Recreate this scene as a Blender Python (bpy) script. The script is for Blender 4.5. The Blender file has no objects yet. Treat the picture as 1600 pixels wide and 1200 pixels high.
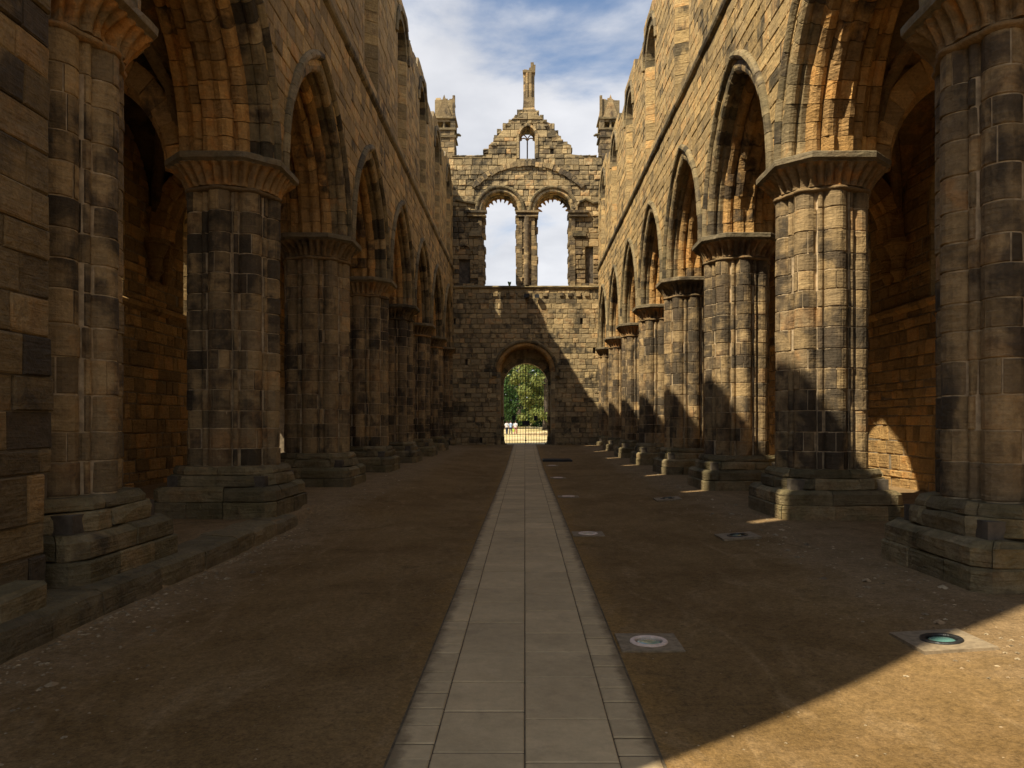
import bpy, math, random
from mathutils import Vector, noise as mnoise
R0 = random.Random(7)
PI = math.pi
C = bpy.context.scene.collection
scene = bpy.context.scene

# ------------------------------------------------------------------ camera, sky, sun, exposure
EYE = 1.6                      # eye height above the level of the pier plinths
cam_d = bpy.data.cameras.new("camera")
cam = bpy.data.objects.new("camera", cam_d); C.objects.link(cam)
cam.location = (0, 0, EYE); cam.rotation_euler = (PI/2, 0, 0)
cam_d.sensor_width = 36; cam_d.lens = 27
cam_d.shift_x = -20/1600; cam_d.shift_y = 60/1600
cam_d.clip_start = 0.05; cam_d.clip_end = 6000
scene.camera = cam

SUN_DIR = Vector((1.0, 0.76, -1.55)).normalized()      # the way the light travels
sun_d = bpy.data.lights.new("sun", 'SUN'); sun_d.energy = 4.8; sun_d.angle = math.radians(0.53)
sun_d.color = (1.0, 0.89, 0.72)
sun = bpy.data.objects.new("sun", sun_d); C.objects.link(sun)
sun.rotation_euler = SUN_DIR.to_track_quat('-Z', 'Y').to_euler()

world = bpy.data.worlds.new("World"); scene.world = world; world.use_nodes = True
wn = world.node_tree; wn.nodes.clear()
def WN(t, **k):
    n = wn.nodes.new(t)
    for a, b in k.items(): setattr(n, a, b)
    return n
sky = WN('ShaderNodeTexSky', sky_type='NISHITA'); sky.sun_disc = False
sky.sun_elevation = math.asin(-SUN_DIR.z); sky.sun_rotation = math.atan2(-SUN_DIR.x, -SUN_DIR.y)
sky.air_density = 1.0; sky.dust_density = 0.6
tc = WN('ShaderNodeTexCoord'); sep = WN('ShaderNodeSeparateXYZ'); wn.links.new(tc.outputs['Generated'], sep.inputs[0])
def WM(op, a, b=None, c=None, clamp=False):
    n = WN('ShaderNodeMath', operation=op, use_clamp=clamp)
    for i, v in enumerate((a, b, c)):
        if v is None: continue
        if isinstance(v, (int, float)): n.inputs[i].default_value = v
        else: wn.links.new(v, n.inputs[i])
    return n.outputs[0]
den = WM('ADD', WM('MAXIMUM', sep.outputs[2], 0.0), 0.22)
cx = WM('DIVIDE', sep.outputs[0], den); cy = WM('DIVIDE', sep.outputs[1], den)
comb = WN('ShaderNodeCombineXYZ'); wn.links.new(cx, comb.inputs[0]); wn.links.new(cy, comb.inputs[1]); comb.inputs[2].default_value = 3.7
def WNoise(scale, detail, rough, lac=2.0, dist=0.0):
    n = WN('ShaderNodeTexNoise'); n.inputs['Scale'].default_value = scale; n.inputs['Detail'].default_value = detail
    n.inputs['Roughness'].default_value = rough; n.inputs['Distortion'].default_value = dist
    wn.links.new(comb.outputs[0], n.inputs['Vector']); return n.outputs['Fac']
n1 = WNoise(2.3, 9, 0.56, dist=0.25); n2 = WNoise(0.9, 3, 0.5)
# thicker cloud towards the horizon, breaks of blue higher up
cov = WM('ADD', WM('ADD', n1, WM('MULTIPLY', n2, 0.35)), WM('MULTIPLY', WM('MINIMUM', WM('MAXIMUM', WM('SUBTRACT', sep.outputs[2], 0.24), 0.0), 0.27), -1.3))
mr = WN('ShaderNodeMapRange', interpolation_type='SMOOTHSTEP'); wn.links.new(cov, mr.inputs[0])
mr.inputs[1].default_value = 0.34; mr.inputs[2].default_value = 0.58; mr.inputs[3].default_value = 0.0; mr.inputs[4].default_value = 0.93
n3 = WNoise(3.1, 6, 0.55)
cr = WN('ShaderNodeValToRGB'); wn.links.new(n3, cr.inputs[0])
cr.color_ramp.elements[0].position = 0.3; cr.color_ramp.elements[0].color = (4.1, 4.2, 4.5, 1)
cr.color_ramp.elements[1].position = 0.7; cr.color_ramp.elements[1].color = (6.0, 6.0, 6.15, 1)
mixc = WN('ShaderNodeMix', data_type='RGBA')
wn.links.new(mr.outputs[0], mixc.inputs[0]); wn.links.new(sky.outputs[0], mixc.inputs[6]); wn.links.new(cr.outputs[0], mixc.inputs[7])
bg = WN('ShaderNodeBackground'); bg.inputs[1].default_value = 0.1
wn.links.new(mixc.outputs[2], bg.inputs[0])
wo = WN('ShaderNodeOutputWorld'); wn.links.new(bg.outputs[0], wo.inputs[0])

vs = scene.view_settings
scene.display_settings.display_device = 'sRGB'
vs.view_transform = 'Standard'; vs.look = 'None'; vs.exposure = 0.66; vs.gamma = 1.0; vs.use_curve_mapping = False
scene.render.engine = 'CYCLES'
scene.cycles.use_denoising = True
scene.cycles.max_bounces = 6; scene.cycles.diffuse_bounces = 4
scene.cycles.sample_clamp_indirect = 4.0

# ------------------------------------------------------------------ helpers
NX = 0.05          # middle of the nave
WX = 4.32          # half width at the wall face
PX = 5.12          # half distance between pier centres
BAY = 5.35
PY = [2.7 + BAY*i for i in range(9)]
WEST = 45.6
SPR = 6.0          # top of abacus

class MB:
    def __init__(s): s.v = []; s.f = []; s.m = []
    def add(s, vs_, fs, mi=0):
        o = len(s.v); s.v += vs_; s.f += [tuple(i+o for i in f) for f in fs]; s.m += [mi]*len(fs)
    def box(s, x0, x1, y0, y1, z0, z1, j=0.0, r=R0):
        v = [(x, y, z) for z in (z0, z1) for y in (y0, y1) for x in (x0, x1)]
        if j: v = [(x+r.uniform(-j, j), y+r.uniform(-j, j), z+r.uniform(-j, j)) for x, y, z in v]
        s.add(v, [(0,2,3,1), (4,5,7,6), (0,1,5,4), (2,6,7,3), (0,4,6,2), (1,3,7,5)])
    def tube(s, pts, rad, n=8, cap=True):
        P = [Vector(p) for p in pts]; rings = []
        for i, p in enumerate(P):
            t = (P[min(i+1, len(P)-1)] - P[max(i-1, 0)]).normalized()
            u = t.orthogonal().normalized() if i == 0 else (u0 - t*u0.dot(t)).normalized()
            u0 = u; w = t.cross(u); r = rad[i] if isinstance(rad, (list, tuple)) else rad
            rings.append([tuple(p + (u*math.cos(a) + w*math.sin(a))*r) for a in (2*PI*k/n for k in range(n))])
        v = [q for r_ in rings for q in r_]; f = []
        for i in range(len(P)-1):
            for k in range(n):
                a = i*n+k; b = i*n+(k+1) % n; f.append((a, b, b+n, a+n))
        if cap: f.append(tuple(range(n))[::-1]); f.append(tuple(range((len(P)-1)*n, len(P)*n)))
        s.add(v, f)
    def obj(s, name, mats, parent=None, loc=None, smooth=False):
        me = bpy.data.meshes.new(name); me.from_pydata(s.v, [], s.f)
        for m in (mats if isinstance(mats, (list, tuple)) else [mats]): me.materials.append(m)
        if any(s.m): me.polygons.foreach_set('material_index', s.m)
        if smooth: me.polygons.foreach_set('use_smooth', [True]*len(me.polygons))
        me.update()
        o = bpy.data.objects.new(name, me); C.objects.link(o)
        if parent is not None: o.parent = parent
        if loc is not None: o.location = loc
        return o

def tag(o, label=None, cat=None, group=None, kind=None):
    for k, v in (('label', label), ('category', cat), ('group', group), ('kind', kind)):
        if v: o[k] = v
    return o
def thing(name, label, cat, loc=(0, 0, 0), rz=0.0, group=None):
    o = bpy.data.objects.new(name, None); C.objects.link(o); o.location = loc; o.rotation_euler = (0, 0, rz)
    return tag(o, label, cat, group)
def copy_thing(root, loc, rz, label, far=False):
    r = root.copy(); C.objects.link(r); r.location = loc; r.rotation_euler = (0, 0, rz); r['label'] = label
    for ch in list(root.children):
        c = ch.copy(); C.objects.link(c); c.parent = r
    return r

# a list of pieces -> the nearest as parts, the rest as one 'stuff' part
def emit(pieces, name, mat, parent, keep=300, key=None, maxdist=None):
    """pieces: list of (centre, verts, faces); coordinates in the parent's space"""
    pl = parent.location if parent is not None else Vector((0, 0, 0))
    eye = Vector((0, 0, EYE))
    pieces.sort(key=lambda p: key(p[0]) if key else (Vector(p[0]) + pl - eye).length)
    n = 0
    while n < len(pieces) and n < keep and (maxdist is None or (Vector(pieces[n][0]) + pl - eye).length < maxdist): n += 1
    for c, v, f in pieces[:n]:
        m = MB(); m.v = [(a[0]-c[0], a[1]-c[1], a[2]-c[2]) for a in v]; m.f = f; m.m = [0]*len(f)
        m.obj(name, mat, parent, loc=c)
    if pieces[n:]:
        m = MB()
        for c, v, f in pieces[n:]: m.add(v, f)
        o = m.obj(name + 's_joined' if False else name + '_work', mat, parent); o['kind'] = 'stuff'
    return n

# ------------------------------------------------------------------ materials
def nt(name):
    m = bpy.data.materials.new(name); m.use_nodes = True; t = m.node_tree; t.nodes.clear(); return m, t
class NB:
    def __init__(s, t): s.t = t
    def n(s, ty, **k):
        n = s.t.nodes.new(ty)
        for a, b in k.items(): setattr(n, a, b)
        return n
    def l(s, a, b): s.t.links.new(a, b)
    def math(s, op, a, b=None, c=None, clamp=False):
        n = s.n('ShaderNodeMath', operation=op, use_clamp=clamp)
        for i, v in enumerate((a, b, c)):
            if v is None: continue
            if isinstance(v, (int, float)): n.inputs[i].default_value = v
            else: s.l(v, n.inputs[i])
        return n.outputs[0]
    def noise(s, vec, scale, detail=3, rough=0.5, dist=0.0):
        n = s.n('ShaderNodeTexNoise'); n.inputs['Scale'].default_value = scale; n.inputs['Detail'].default_value = detail
        n.inputs['Roughness'].default_value = rough; n.inputs['Distortion'].default_value = dist
        s.l(vec, n.inputs['Vector']); return n.outputs['Fac']
    def ss(s, v, a, b, lo=0.0, hi=1.0):
        n = s.n('ShaderNodeMapRange', interpolation_type='SMOOTHSTEP'); s.l(v, n.inputs[0])
        n.inputs[1].default_value = a; n.inputs[2].default_value = b; n.inputs[3].default_value = lo; n.inputs[4].default_value = hi
        return n.outputs[0]
    def mix(s, f, a, b, mode='MIX'):
        n = s.n('ShaderNodeMix', data_type='RGBA', blend_type=mode)
        for i, v in ((0, f), (6, a), (7, b)):
            if isinstance(v, (int, float)): n.inputs[i].default_value = v
            elif isinstance(v, tuple): n.inputs[i].default_value = (*v, 1)
            else: s.l(v, n.inputs[i])
        return n.outputs[2]
    def scalev(s, vec, x, y, z):
        n = s.n('ShaderNodeVectorMath', operation='MULTIPLY'); s.l(vec, n.inputs[0]); n.inputs[1].default_value = (x, y, z); return n.outputs[0]

def stone_mat(name, ca, cb, cd, dark=0.5, moss=0.0, orange=0.3, bump=1.0, streak=0.3, fine=1.0, gloss=0.85, rv=0.42, tone=0.62):
    """weathered sandstone: two body colours per block, soot crust, iron stain, moss film"""
    m, t = nt(name); b = NB(t)
    pos = b.n('ShaderNodeNewGeometry'); P = pos.outputs['Position']
    oi = b.n('ShaderNodeObjectInfo')
    r1 = b.math('FRACT', b.math('ADD', b.math('MULTIPLY', pos.outputs['Random Per Island'], 7.31), b.math('MULTIPLY', oi.outputs['Random'], 5.17)))
    r2 = b.math('FRACT', b.math('MULTIPLY', r1, 13.7)); r3 = b.math('FRACT', b.math('MULTIPLY', r1, 41.3))
    big = b.noise(P, 0.55, 4, 0.55); mid = b.noise(P, 3.2, 5, 0.6, 0.4); fin = b.noise(P, 26, 4, 0.65)
    st = b.noise(b.scalev(P, 3.2, 3.2, 0.35), 1.0, 4, 0.6)
    bed = b.noise(b.scalev(P, 2.0, 2.0, 22.0), 1.0, 3, 0.55, 0.6)
    body = b.mix(b.math('ADD', b.math('MULTIPLY', r1, 0.75), b.math('MULTIPLY', mid, 0.35), clamp=True), ca, cb)
    ochre = b.mix(b.ss(b.math('ADD', b.math('MULTIPLY', r2, 0.35), mid), 0.72, 0.95, 0, orange), body, (0.42, 0.20, 0.055))
    dk = b.math('ADD', b.math('ADD', b.math('MULTIPLY', big, 0.9), b.math('MULTIPLY', r3, rv)), b.math('ADD', b.math('MULTIPLY', mid, 0.75), b.math('MULTIPLY', st, streak)))
    lo = 1.82 - 0.9*dark + (streak-0.3)*0.5 + (rv-0.42)*0.5
    dkm = b.ss(dk, lo-0.13, lo+0.13, 0, 0.9)
    col = b.mix(dkm, ochre, cd)
    if moss > 0:
        nz = b.n('ShaderNodeSeparateXYZ'); b.l(pos.outputs['Normal'], nz.inputs[0])
        mm = b.math('ADD', b.math('MULTIPLY', b.noise(P, 1.7, 5, 0.6), 1.0), b.math('MULTIPLY', nz.outputs[2], 0.12))
        col = b.mix(b.ss(mm, 0.42, 0.66, 0, moss), col, (0.085, 0.075, 0.030))
    vary = b.math('ADD', b.math('MULTIPLY', b.math('ADD', b.math('MULTIPLY', fin, 0.6), b.math('MULTIPLY', b.noise(P, 8.5, 5, 0.7), 0.9)), 1.25*fine), 1.0-0.94*fine)
    vary = b.math('MULTIPLY', vary, b.math('ADD', b.math('MULTIPLY', bed, 0.5), 0.75))
    vary = b.math('MULTIPLY', vary, b.math('ADD', b.math('MULTIPLY', r2, tone), 1-tone/2))
    g = b.n('ShaderNodeCombineColor'); 
    for i in range(3): b.l(vary, g.inputs[i])
    col = b.mix(1.0, col, g.outputs[0], 'MULTIPLY')
    col = b.mix(1.0, col, (1.04, 0.98, 0.82), 'MULTIPLY')
    bs = b.n('ShaderNodeBsdfPrincipled'); b.l(col, bs.inputs['Base Color']); bs.inputs['Roughness'].default_value = gloss
    bs.inputs['Specular IOR Level'].default_value = 0.25
    h = b.math('ADD', b.math('MULTIPLY', mid, 1.0), b.math('ADD', b.math('MULTIPLY', fin, 0.22), b.math('MULTIPLY', bed, 0.35)))
    bm = b.n('ShaderNodeBump'); bm.inputs['Strength'].default_value = 0.9*bump; bm.inputs['Distance'].default_value = 0.05
    b.l(h, bm.inputs['Height']); b.l(bm.outputs[0], bs.inputs['Normal'])
    o = b.n('ShaderNodeOutputMaterial'); b.l(bs.outputs[0], o.inputs[0]); return m

def plain(name, col, rough=0.8, var=0.25, scale=12, metal=0.0, bump=0.3, spec=0.3):
    m, t = nt(name); b = NB(t); g = b.n('ShaderNodeNewGeometry'); n = b.noise(g.outputs['Position'], scale, 5, 0.6)
    c2 = tuple(c*(1+var) for c in col); c1 = tuple(c*(1-var) for c in col)
    bs = b.n('ShaderNodeBsdfPrincipled'); b.l(b.mix(b.ss(n, 0.3, 0.7), c1, c2), bs.inputs['Base Color'])
    bs.inputs['Roughness'].default_value = rough; bs.inputs['Metallic'].default_value = metal; bs.inputs['Specular IOR Level'].default_value = spec
    bm = b.n('ShaderNodeBump'); bm.inputs['Strength'].default_value = bump; bm.inputs['Distance'].default_value = 0.02
    b.l(n, bm.inputs['Height']); b.l(bm.outputs[0], bs.inputs['Normal'])
    o = b.n('ShaderNodeOutputMaterial'); b.l(bs.outputs[0], o.inputs[0]); return m

SOOT = (0.048, 0.040, 0.031)
M_pier = stone_mat('pier_stone', (0.38, 0.275, 0.145), (0.19, 0.145, 0.09), SOOT, dark=0.68, orange=0.3, streak=0.55, rv=0.20, tone=0.42)
M_base = stone_mat('plinth_stone', (0.25, 0.205, 0.125), (0.17, 0.14, 0.085), (0.04, 0.035, 0.025), dark=0.45, moss=0.5, orange=0.15, bump=1.5)
M_cap = stone_mat('capital_stone', (0.30, 0.20, 0.10), (0.20, 0.145, 0.085), SOOT, dark=0.5, moss=0.2, orange=0.8, bump=1.4)
M_aba = stone_mat('abacus_stone', (0.20, 0.165, 0.11), (0.14, 0.12, 0.085), SOOT, dark=0.45, moss=0.25, orange=0.1)
M_arch = stone_mat('arch_stone', (0.50, 0.30, 0.11), (0.32, 0.21, 0.10), SOOT, dark=0.46, orange=0.65, bump=1.6)
M_order = stone_mat('outer_order_stone', (0.34, 0.26, 0.145), (0.19, 0.155, 0.095), SOOT, dark=0.55, moss=0.25, orange=0.3, bump=1.2)
M_hood = stone_mat('hood_stone', (0.27, 0.215, 0.125), (0.17, 0.14, 0.09), SOOT, dark=0.55, moss=0.35, orange=0.1)
M_wall = stone_mat('nave_wall_stone', (0.46, 0.33, 0.155), (0.28, 0.215, 0.12), (0.07, 0.06, 0.04), dark=0.45, orange=0.45, streak=0.7, bump=1.3)
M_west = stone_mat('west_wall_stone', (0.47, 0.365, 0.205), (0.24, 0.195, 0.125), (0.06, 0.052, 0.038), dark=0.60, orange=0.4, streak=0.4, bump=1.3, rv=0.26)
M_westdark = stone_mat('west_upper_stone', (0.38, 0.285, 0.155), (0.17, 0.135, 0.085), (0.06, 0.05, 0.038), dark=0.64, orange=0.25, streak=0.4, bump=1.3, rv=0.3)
M_aisle = stone_mat('aisle_wall_stone', (0.40, 0.26, 0.11), (0.22, 0.145, 0.065), (0.07, 0.05, 0.028), dark=0.38, orange=0.45, streak=0.3, bump=1.8)
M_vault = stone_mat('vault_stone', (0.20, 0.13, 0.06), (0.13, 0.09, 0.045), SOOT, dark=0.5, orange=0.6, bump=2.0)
M_block = stone_mat('screen_wall_stone', (0.27, 0.195, 0.10), (0.14, 0.105, 0.06), SOOT, dark=0.66, orange=0.2, bump=1.4, rv=0.75)
M_mortar = plain('pale_mortar', (0.46, 0.35, 0.205), 0.95, 0.3, 9)
M_mortard = plain('brown_mortar', (0.20, 0.155, 0.095), 0.95, 0.35, 7)
M_core = plain('rubble_core', (0.10, 0.08, 0.055), 0.95, 0.4, 6, bump=1.0)
M_iron = plain('black_iron', (0.012, 0.012, 0.013), 0.55, 0.2, 30, spec=0.4)
M_plate = plain('dark_plate', (0.02, 0.022, 0.024), 0.5, 0.2, 20)
M_flag = stone_mat('path_slab_stone', (0.54, 0.43, 0.275), (0.47, 0.375, 0.24), (0.18, 0.14, 0.10), dark=0.0, orange=0.03, bump=0.35, fine=0.4, rv=0.1, tone=0.2)
M_joint = plain('sand_joint', (0.12, 0.09, 0.05), 0.95, 0.3, 14)
M_kerb = stone_mat('kerb_stone', (0.22, 0.175, 0.105), (0.15, 0.12, 0.075), (0.05, 0.04, 0.03), dark=0.38, moss=0.35, orange=0.1, bump=1.4)

# ground: trodden earth, moss film in the middle, grey grit by the piers, dry grass outside
def path_mat(m):
    t = m.node_tree; b = NB(t); bs = [n for n in t.nodes if n.type == 'BSDF_PRINCIPLED'][0]
    src = bs.inputs['Base Color'].links[0].from_socket
    g = b.n('ShaderNodeNewGeometry'); P = g.outputs['Position']; sx = b.n('ShaderNodeSeparateXYZ'); b.l(P, sx.inputs[0])
    ax = b.math('ABSOLUTE', sx.outputs[0])
    e = b.ss(b.math('ADD', ax, b.math('MULTIPLY', b.noise(P, 5.0, 6, 0.7), 0.22)), 0.70, 0.80, 0, 0.85)
    col = b.mix(e, src, (0.17, 0.12, 0.06))
    col = b.mix(b.ss(b.noise(P, 2.1, 7, 0.75, 0.6), 0.55, 0.72, 0, 0.35), col, (0.24, 0.18, 0.11))
    b.l(col, bs.inputs['Base Color'])
path_mat(M_flag)
m, t = nt('earth'); b = NB(t); g = b.n('ShaderNodeNewGeometry'); P = g.outputs['Position']
sx = b.n('ShaderNodeSeparateXYZ'); b.l(P, sx.inputs[0])
ax = b.math('ABSOLUTE', b.math('SUBTRACT', sx.outputs[0], NX))
nb = b.noise(P, 0.45, 5, 0.6, 0.5); nm = b.noise(P, 2.3, 6, 0.65); nf = b.noise(P, 55, 4, 0.7); nff = b.noise(P, 170, 2, 0.6)
earth = b.mix(b.ss(nb, 0.34, 0.66), (0.125, 0.082, 0.034), (0.19, 0.132, 0.064))
earth = b.mix(b.ss(nm, 0.35, 0.75, 0, 0.6), earth, (0.215, 0.148, 0.078))
edge = b.ss(b.math('ADD', ax, b.math('MULTIPLY', nm, 0.9)), 0.98, 1.45, 0.7, 0.0)
earth = b.mix(edge, earth, (0.25, 0.16, 0.06))
grit = b.ss(b.math('ADD', b.math('ADD', ax, b.math('MULTIPLY', nb, 1.6)), b.math('MULTIPLY', nm, 1.0)), 4.0, 4.9)
earth = b.mix(grit, earth, b.mix(b.ss(nm, 0.3, 0.7), (0.165, 0.118, 0.066), (0.22, 0.162, 0.098)))
grass = b.mix(b.ss(nm, 0.3, 0.7), (0.40, 0.35, 0.19), (0.29, 0.27, 0.12))
grass = b.mix(b.ss(nb, 0.45, 0.6), grass, (0.60, 0.52, 0.36))
out = b.ss(sx.outputs[1], WEST+1.9, WEST+2.3)
earth = b.mix(out, earth, grass)
scu = b.noise(b.scalev(P, 1.6, 0.5, 1), 1.4, 6, 0.7, 1.2)
earth = b.mix(b.ss(scu, 0.50, 0.72, 0, 0.55), earth, (0.27, 0.20, 0.12))
earth = b.mix(b.ss(b.noise(P, 1.1, 6, 0.72, 0.8), 0.56, 0.70, 0, 0.65), earth, (0.085, 0.062, 0.026))
sp = b.ss(nff, 0.66, 0.72, 0, 0.5)
earth = b.mix(sp, earth, (0.42, 0.36, 0.27))
nq = b.noise(P, 18, 5, 0.75); vv = b.math('ADD', b.math('MULTIPLY', b.math('ADD', nf, nq), 2.0), -1.0); gg = b.n('ShaderNodeCombineColor')
for i in range(3): b.l(vv, gg.inputs[i])
earth = b.mix(0.8, earth, gg.outputs[0], 'MULTIPLY'); earth = b.mix(1.0, earth, (1.22, 1.10, 0.86), 'MULTIPLY')
bs = b.n('ShaderNodeBsdfPrincipled'); b.l(earth, bs.inputs['Base Color']); bs.inputs['Roughness'].default_value = 0.95
bs.inputs['Specular IOR Level'].default_value = 0.15
bm = b.n('ShaderNodeBump'); bm.inputs['Strength'].default_value = 0.8; bm.inputs['Distance'].default_value = 0.02
b.l(b.math('ADD', b.math('MULTIPLY', nf, 0.6), b.math('MULTIPLY', nm, 1.2)), bm.inputs['Height']); b.l(bm.outputs[0], bs.inputs['Normal'])
o_ = b.n('ShaderNodeOutputMaterial'); b.l(bs.outputs[0], o_.inputs[0]); M_earth = m

# ------------------------------------------------------------------ ground
def sstep(a, b_, x):
    t_ = max(0.0, min(1.0, (x-a)/(b_-a))); return t_*t_*(3-2*t_)
def centre_z(y):
    if y < WEST:
        return -0.12 + 0.02*min(1, max(0, y-4)/10) + 0.36*(max(0.0, y-26.0)/(WEST-26.0))**1.35
    return 0.26 - (y-WEST)*0.004 if y < 100 else 0.04 + (y-100)*0.02 if y < 200 else 2.04 + (y-200)*0.002
def ground_z(x, y):
    c = centre_z(y); u = x-NX; a = abs(u)
    if y > WEST+2: return c
    if y < WEST: c += 0.014
    side = max(0.02 if u > 0 else (0.045 if y < 14 else 0.10), c+0.02)
    if y < 3.3: side = side + (c-side)*sstep(3.3, 0.5, y)
    if u < 0 and a < 3.9 and y < 14.5: side = side - 0.20*sstep(14.5, 12.5, y)
    z = c + (side-c)*sstep(1.2, 3.85, a)
    z += 0.02*mnoise.noise((x*0.9, y*0.5, 3)) * sstep(1.0, 1.6, a) + 0.008*mnoise.noise((x*3.1, y*3.1, 1)) * sstep(1.0, 1.3, a)
    return z
xs = [-3000, -800, -200, -60, -25, -14] + [-11+0.5*i for i in range(9)] + [-6.6+0.18*i for i in range(74)] + [7+0.5*i for i in range(9)] + [14, 25, 60, 200, 800, 3000]
xs = sorted(set(round(x, 3) for x in xs + [NX-3.885, NX-3.86]))
ys = [-60, -30, -12, -4, 0, 2] + [3+0.2*i for i in range(70)] + [17+0.4*i for i in range(72)] + [46, 46.6, 47.6, 49, 52, 60, 80, 100, 120, 160, 200, 300, 600, 1500, 4000]
g_ = MB(); W_ = len(xs)
g_.v = [(x, y, ground_z(x, y)) for y in ys for x in xs]
g_.f = [(j*W_+i, j*W_+i+1, (j+1)*W_+i+1, (j+1)*W_+i) for j in range(len(ys)-1) for i in range(W_-1)]
g_.m = [0]*len(g_.f)
ground = g_.obj('ground', M_earth, smooth=True); ground['kind'] = 'structure'

# ------------------------------------------------------------------ masonry generators
def block(poly, fn, t0, t1, rnd, gap=0.006, bev=0.012, jit=0.008, rough=0.0):
    """stone from a face polygon [(u,z)...]; fn(u,z,t)->xyz, t grows into the wall"""
    n = len(poly); cu = sum(p[0] for p in poly)/n; cz = sum(p[1] for p in poly)/n
    dt = t0 + rnd.uniform(-jit, jit)
    def ins(k):
        r = []
        for (u, z) in poly:
            du, dz = cu-u, cz-z
            r.append((u + (k if du > 0 else -k)*min(1, abs(du)/(k+1e-6)), z + (k if dz > 0 else -k)*min(1, abs(dz)/(k+1e-6))))
        return r
    a = ins(gap); c = ins(gap+bev)
    q = lambda: rnd.uniform(-rough, rough)
    v = [fn(u, z, t1) for u, z in a] + [fn(u, z, dt+bev*0.9) for u, z in a] + [fn(u+q()*0.5, z+q()*0.5, dt+q()) for u, z in c]
    f = [tuple(range(2*n, 3*n))]
    for k in range(2):
        for i in range(n):
            j = (i+1) % n; f.append((k*n+i, k*n+j, (k+1)*n+j, (k+1)*n+i))
    return (fn(cu, cz, dt), v, f)

def make_rows(z0, z1, h, crit, rnd, var=0.12):
    zs = [z0]
    while zs[-1] < z1 - h*0.6: zs.append(zs[-1] + h*rnd.uniform(1-var, 1+var))
    zs[-1] = z1
    for cz in crit:
        if z0 < cz < z1:
            k = min(range(1, len(zs)-1), key=lambda i: abs(zs[i]-cz)); zs[k] = cz
    zs = sorted(set(zs)); return [(a, c) for a, c in zip(zs, zs[1:]) if c-a > 0.02]

def ashlar(rows, iv, fn, t0, t1, rnd, wmin, wmax, hole=0.0, **kw):
    out = []
    for (z0, z1) in rows:
        A, B = iv(z0+1e-4), iv(z1-1e-4)
        if len(A) != len(B): A = B = iv((z0+z1)/2)
        for (a0, b0), (a1, b1) in zip(A, B):
            lo, hi = max(a0, a1), min(b0, b1)
            if max(b0-a0, b1-a1) < 0.03: continue
            cuts = []
            u = lo + rnd.uniform(wmin*0.6, wmax)
            while u < hi - wmin*0.6: cuts.append(u); u += rnd.uniform(wmin, wmax)
            e0 = [a0]+cuts+[b0]; e1 = [a1]+cuts+[b1]
            for i in range(len(e0)-1):
                p = [(e0[i], z0), (e0[i+1], z0), (e1[i+1], z1), (e1[i], z1)]
                if hole and rnd.random() < hole and e0[i+1]-e0[i] > 0.3 and abs(e0[i]-e1[i]) < 1e-3 and abs(e0[i+1]-e1[i+1]) < 1e-3:
                    p = [(e0[i]+0.14, z0), (e0[i+1], z0), (e1[i+1], z1), (e1[i]+0.14, z1)]
                out.append(block(p, fn, t0, t1, rnd, **kw))
    return out

def core(rows, iv, fn, t0, t1):
    m_ = MB()
    for (z0, z1) in rows:
        A, B = iv(z0+1e-4), iv(z1-1e-4)
        if len(A) != len(B): A = B = iv((z0+z1)/2)
        for (a0, b0), (a1, b1) in zip(A, B):
            v = [fn(a0, z0, t0), fn(b0, z0, t0), fn(b1, z1, t0), fn(a1, z1, t0), fn(a0, z0, t1), fn(b0, z0, t1), fn(b1, z1, t1), fn(a1, z1, t1)]
            m_.add(v, [(0,1,2,3), (4,7,6,5), (0,4,5,1), (2,6,7,3), (0,3,7,4), (1,5,6,2)])
    return m_

def subtract(iv, cuts):
    for (c0, c1) in cuts:
        r = []
        for (a, b_) in iv:
            if c1 <= a or c0 >= b_: r.append((a, b_)); continue
            if c0 > a: r.append((a, c0))
            if c1 < b_: r.append((c1, b_))
        iv = r
    return iv

def ring(sec, e, fn, c, zc, nv, rnd, nseg=2, gap=0.006, jit=0.006, s0=0.0, s1=1.0, rough=0.0):
    """voussoirs of an arch: section sec [(r,t)], half arcs struck from centres offset by e; fn(u,z,t)->xyz"""
    out = []
    for side in (-1, 1):
        for k in range(nv):
            a = s0 + (s1-s0)*k/nv; b_ = s0 + (s1-s0)*(k+1)/nv; v = []; ns = len(sec); dj = rnd.uniform(-jit, jit)
            js = [(rnd.uniform(-rough, rough), rnd.uniform(-rough, rough)) for _ in sec]
            for i in range(nseg+1):
                s = a + (b_-a)*i/nseg
                for q, (r, tt) in enumerate(sec):
                    rr = r + dj + js[q][0]; th_m = math.acos(max(-1, min(1, e/(rr+e)))); g = gap/(rr+e)
                    th = s*th_m
                    if i == 0: th += g
                    if i == nseg: th -= g
                    v.append(fn(c + side*((rr+e)*math.cos(th)-e), zc + (rr+e)*math.sin(th), tt+js[q][1]))
            f = [tuple(range(ns)), tuple(range(nseg*ns, (nseg+1)*ns))[::-1]]
            for i in range(nseg):
                for q in range(ns):
                    p = (q+1) % ns; f.append((i*ns+q, i*ns+p, (i+1)*ns+p, (i+1)*ns+q))
            cen = tuple(sum(x[d] for x in v)/len(v) for d in range(3))
            out.append((cen, v, f))
    return out

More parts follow.
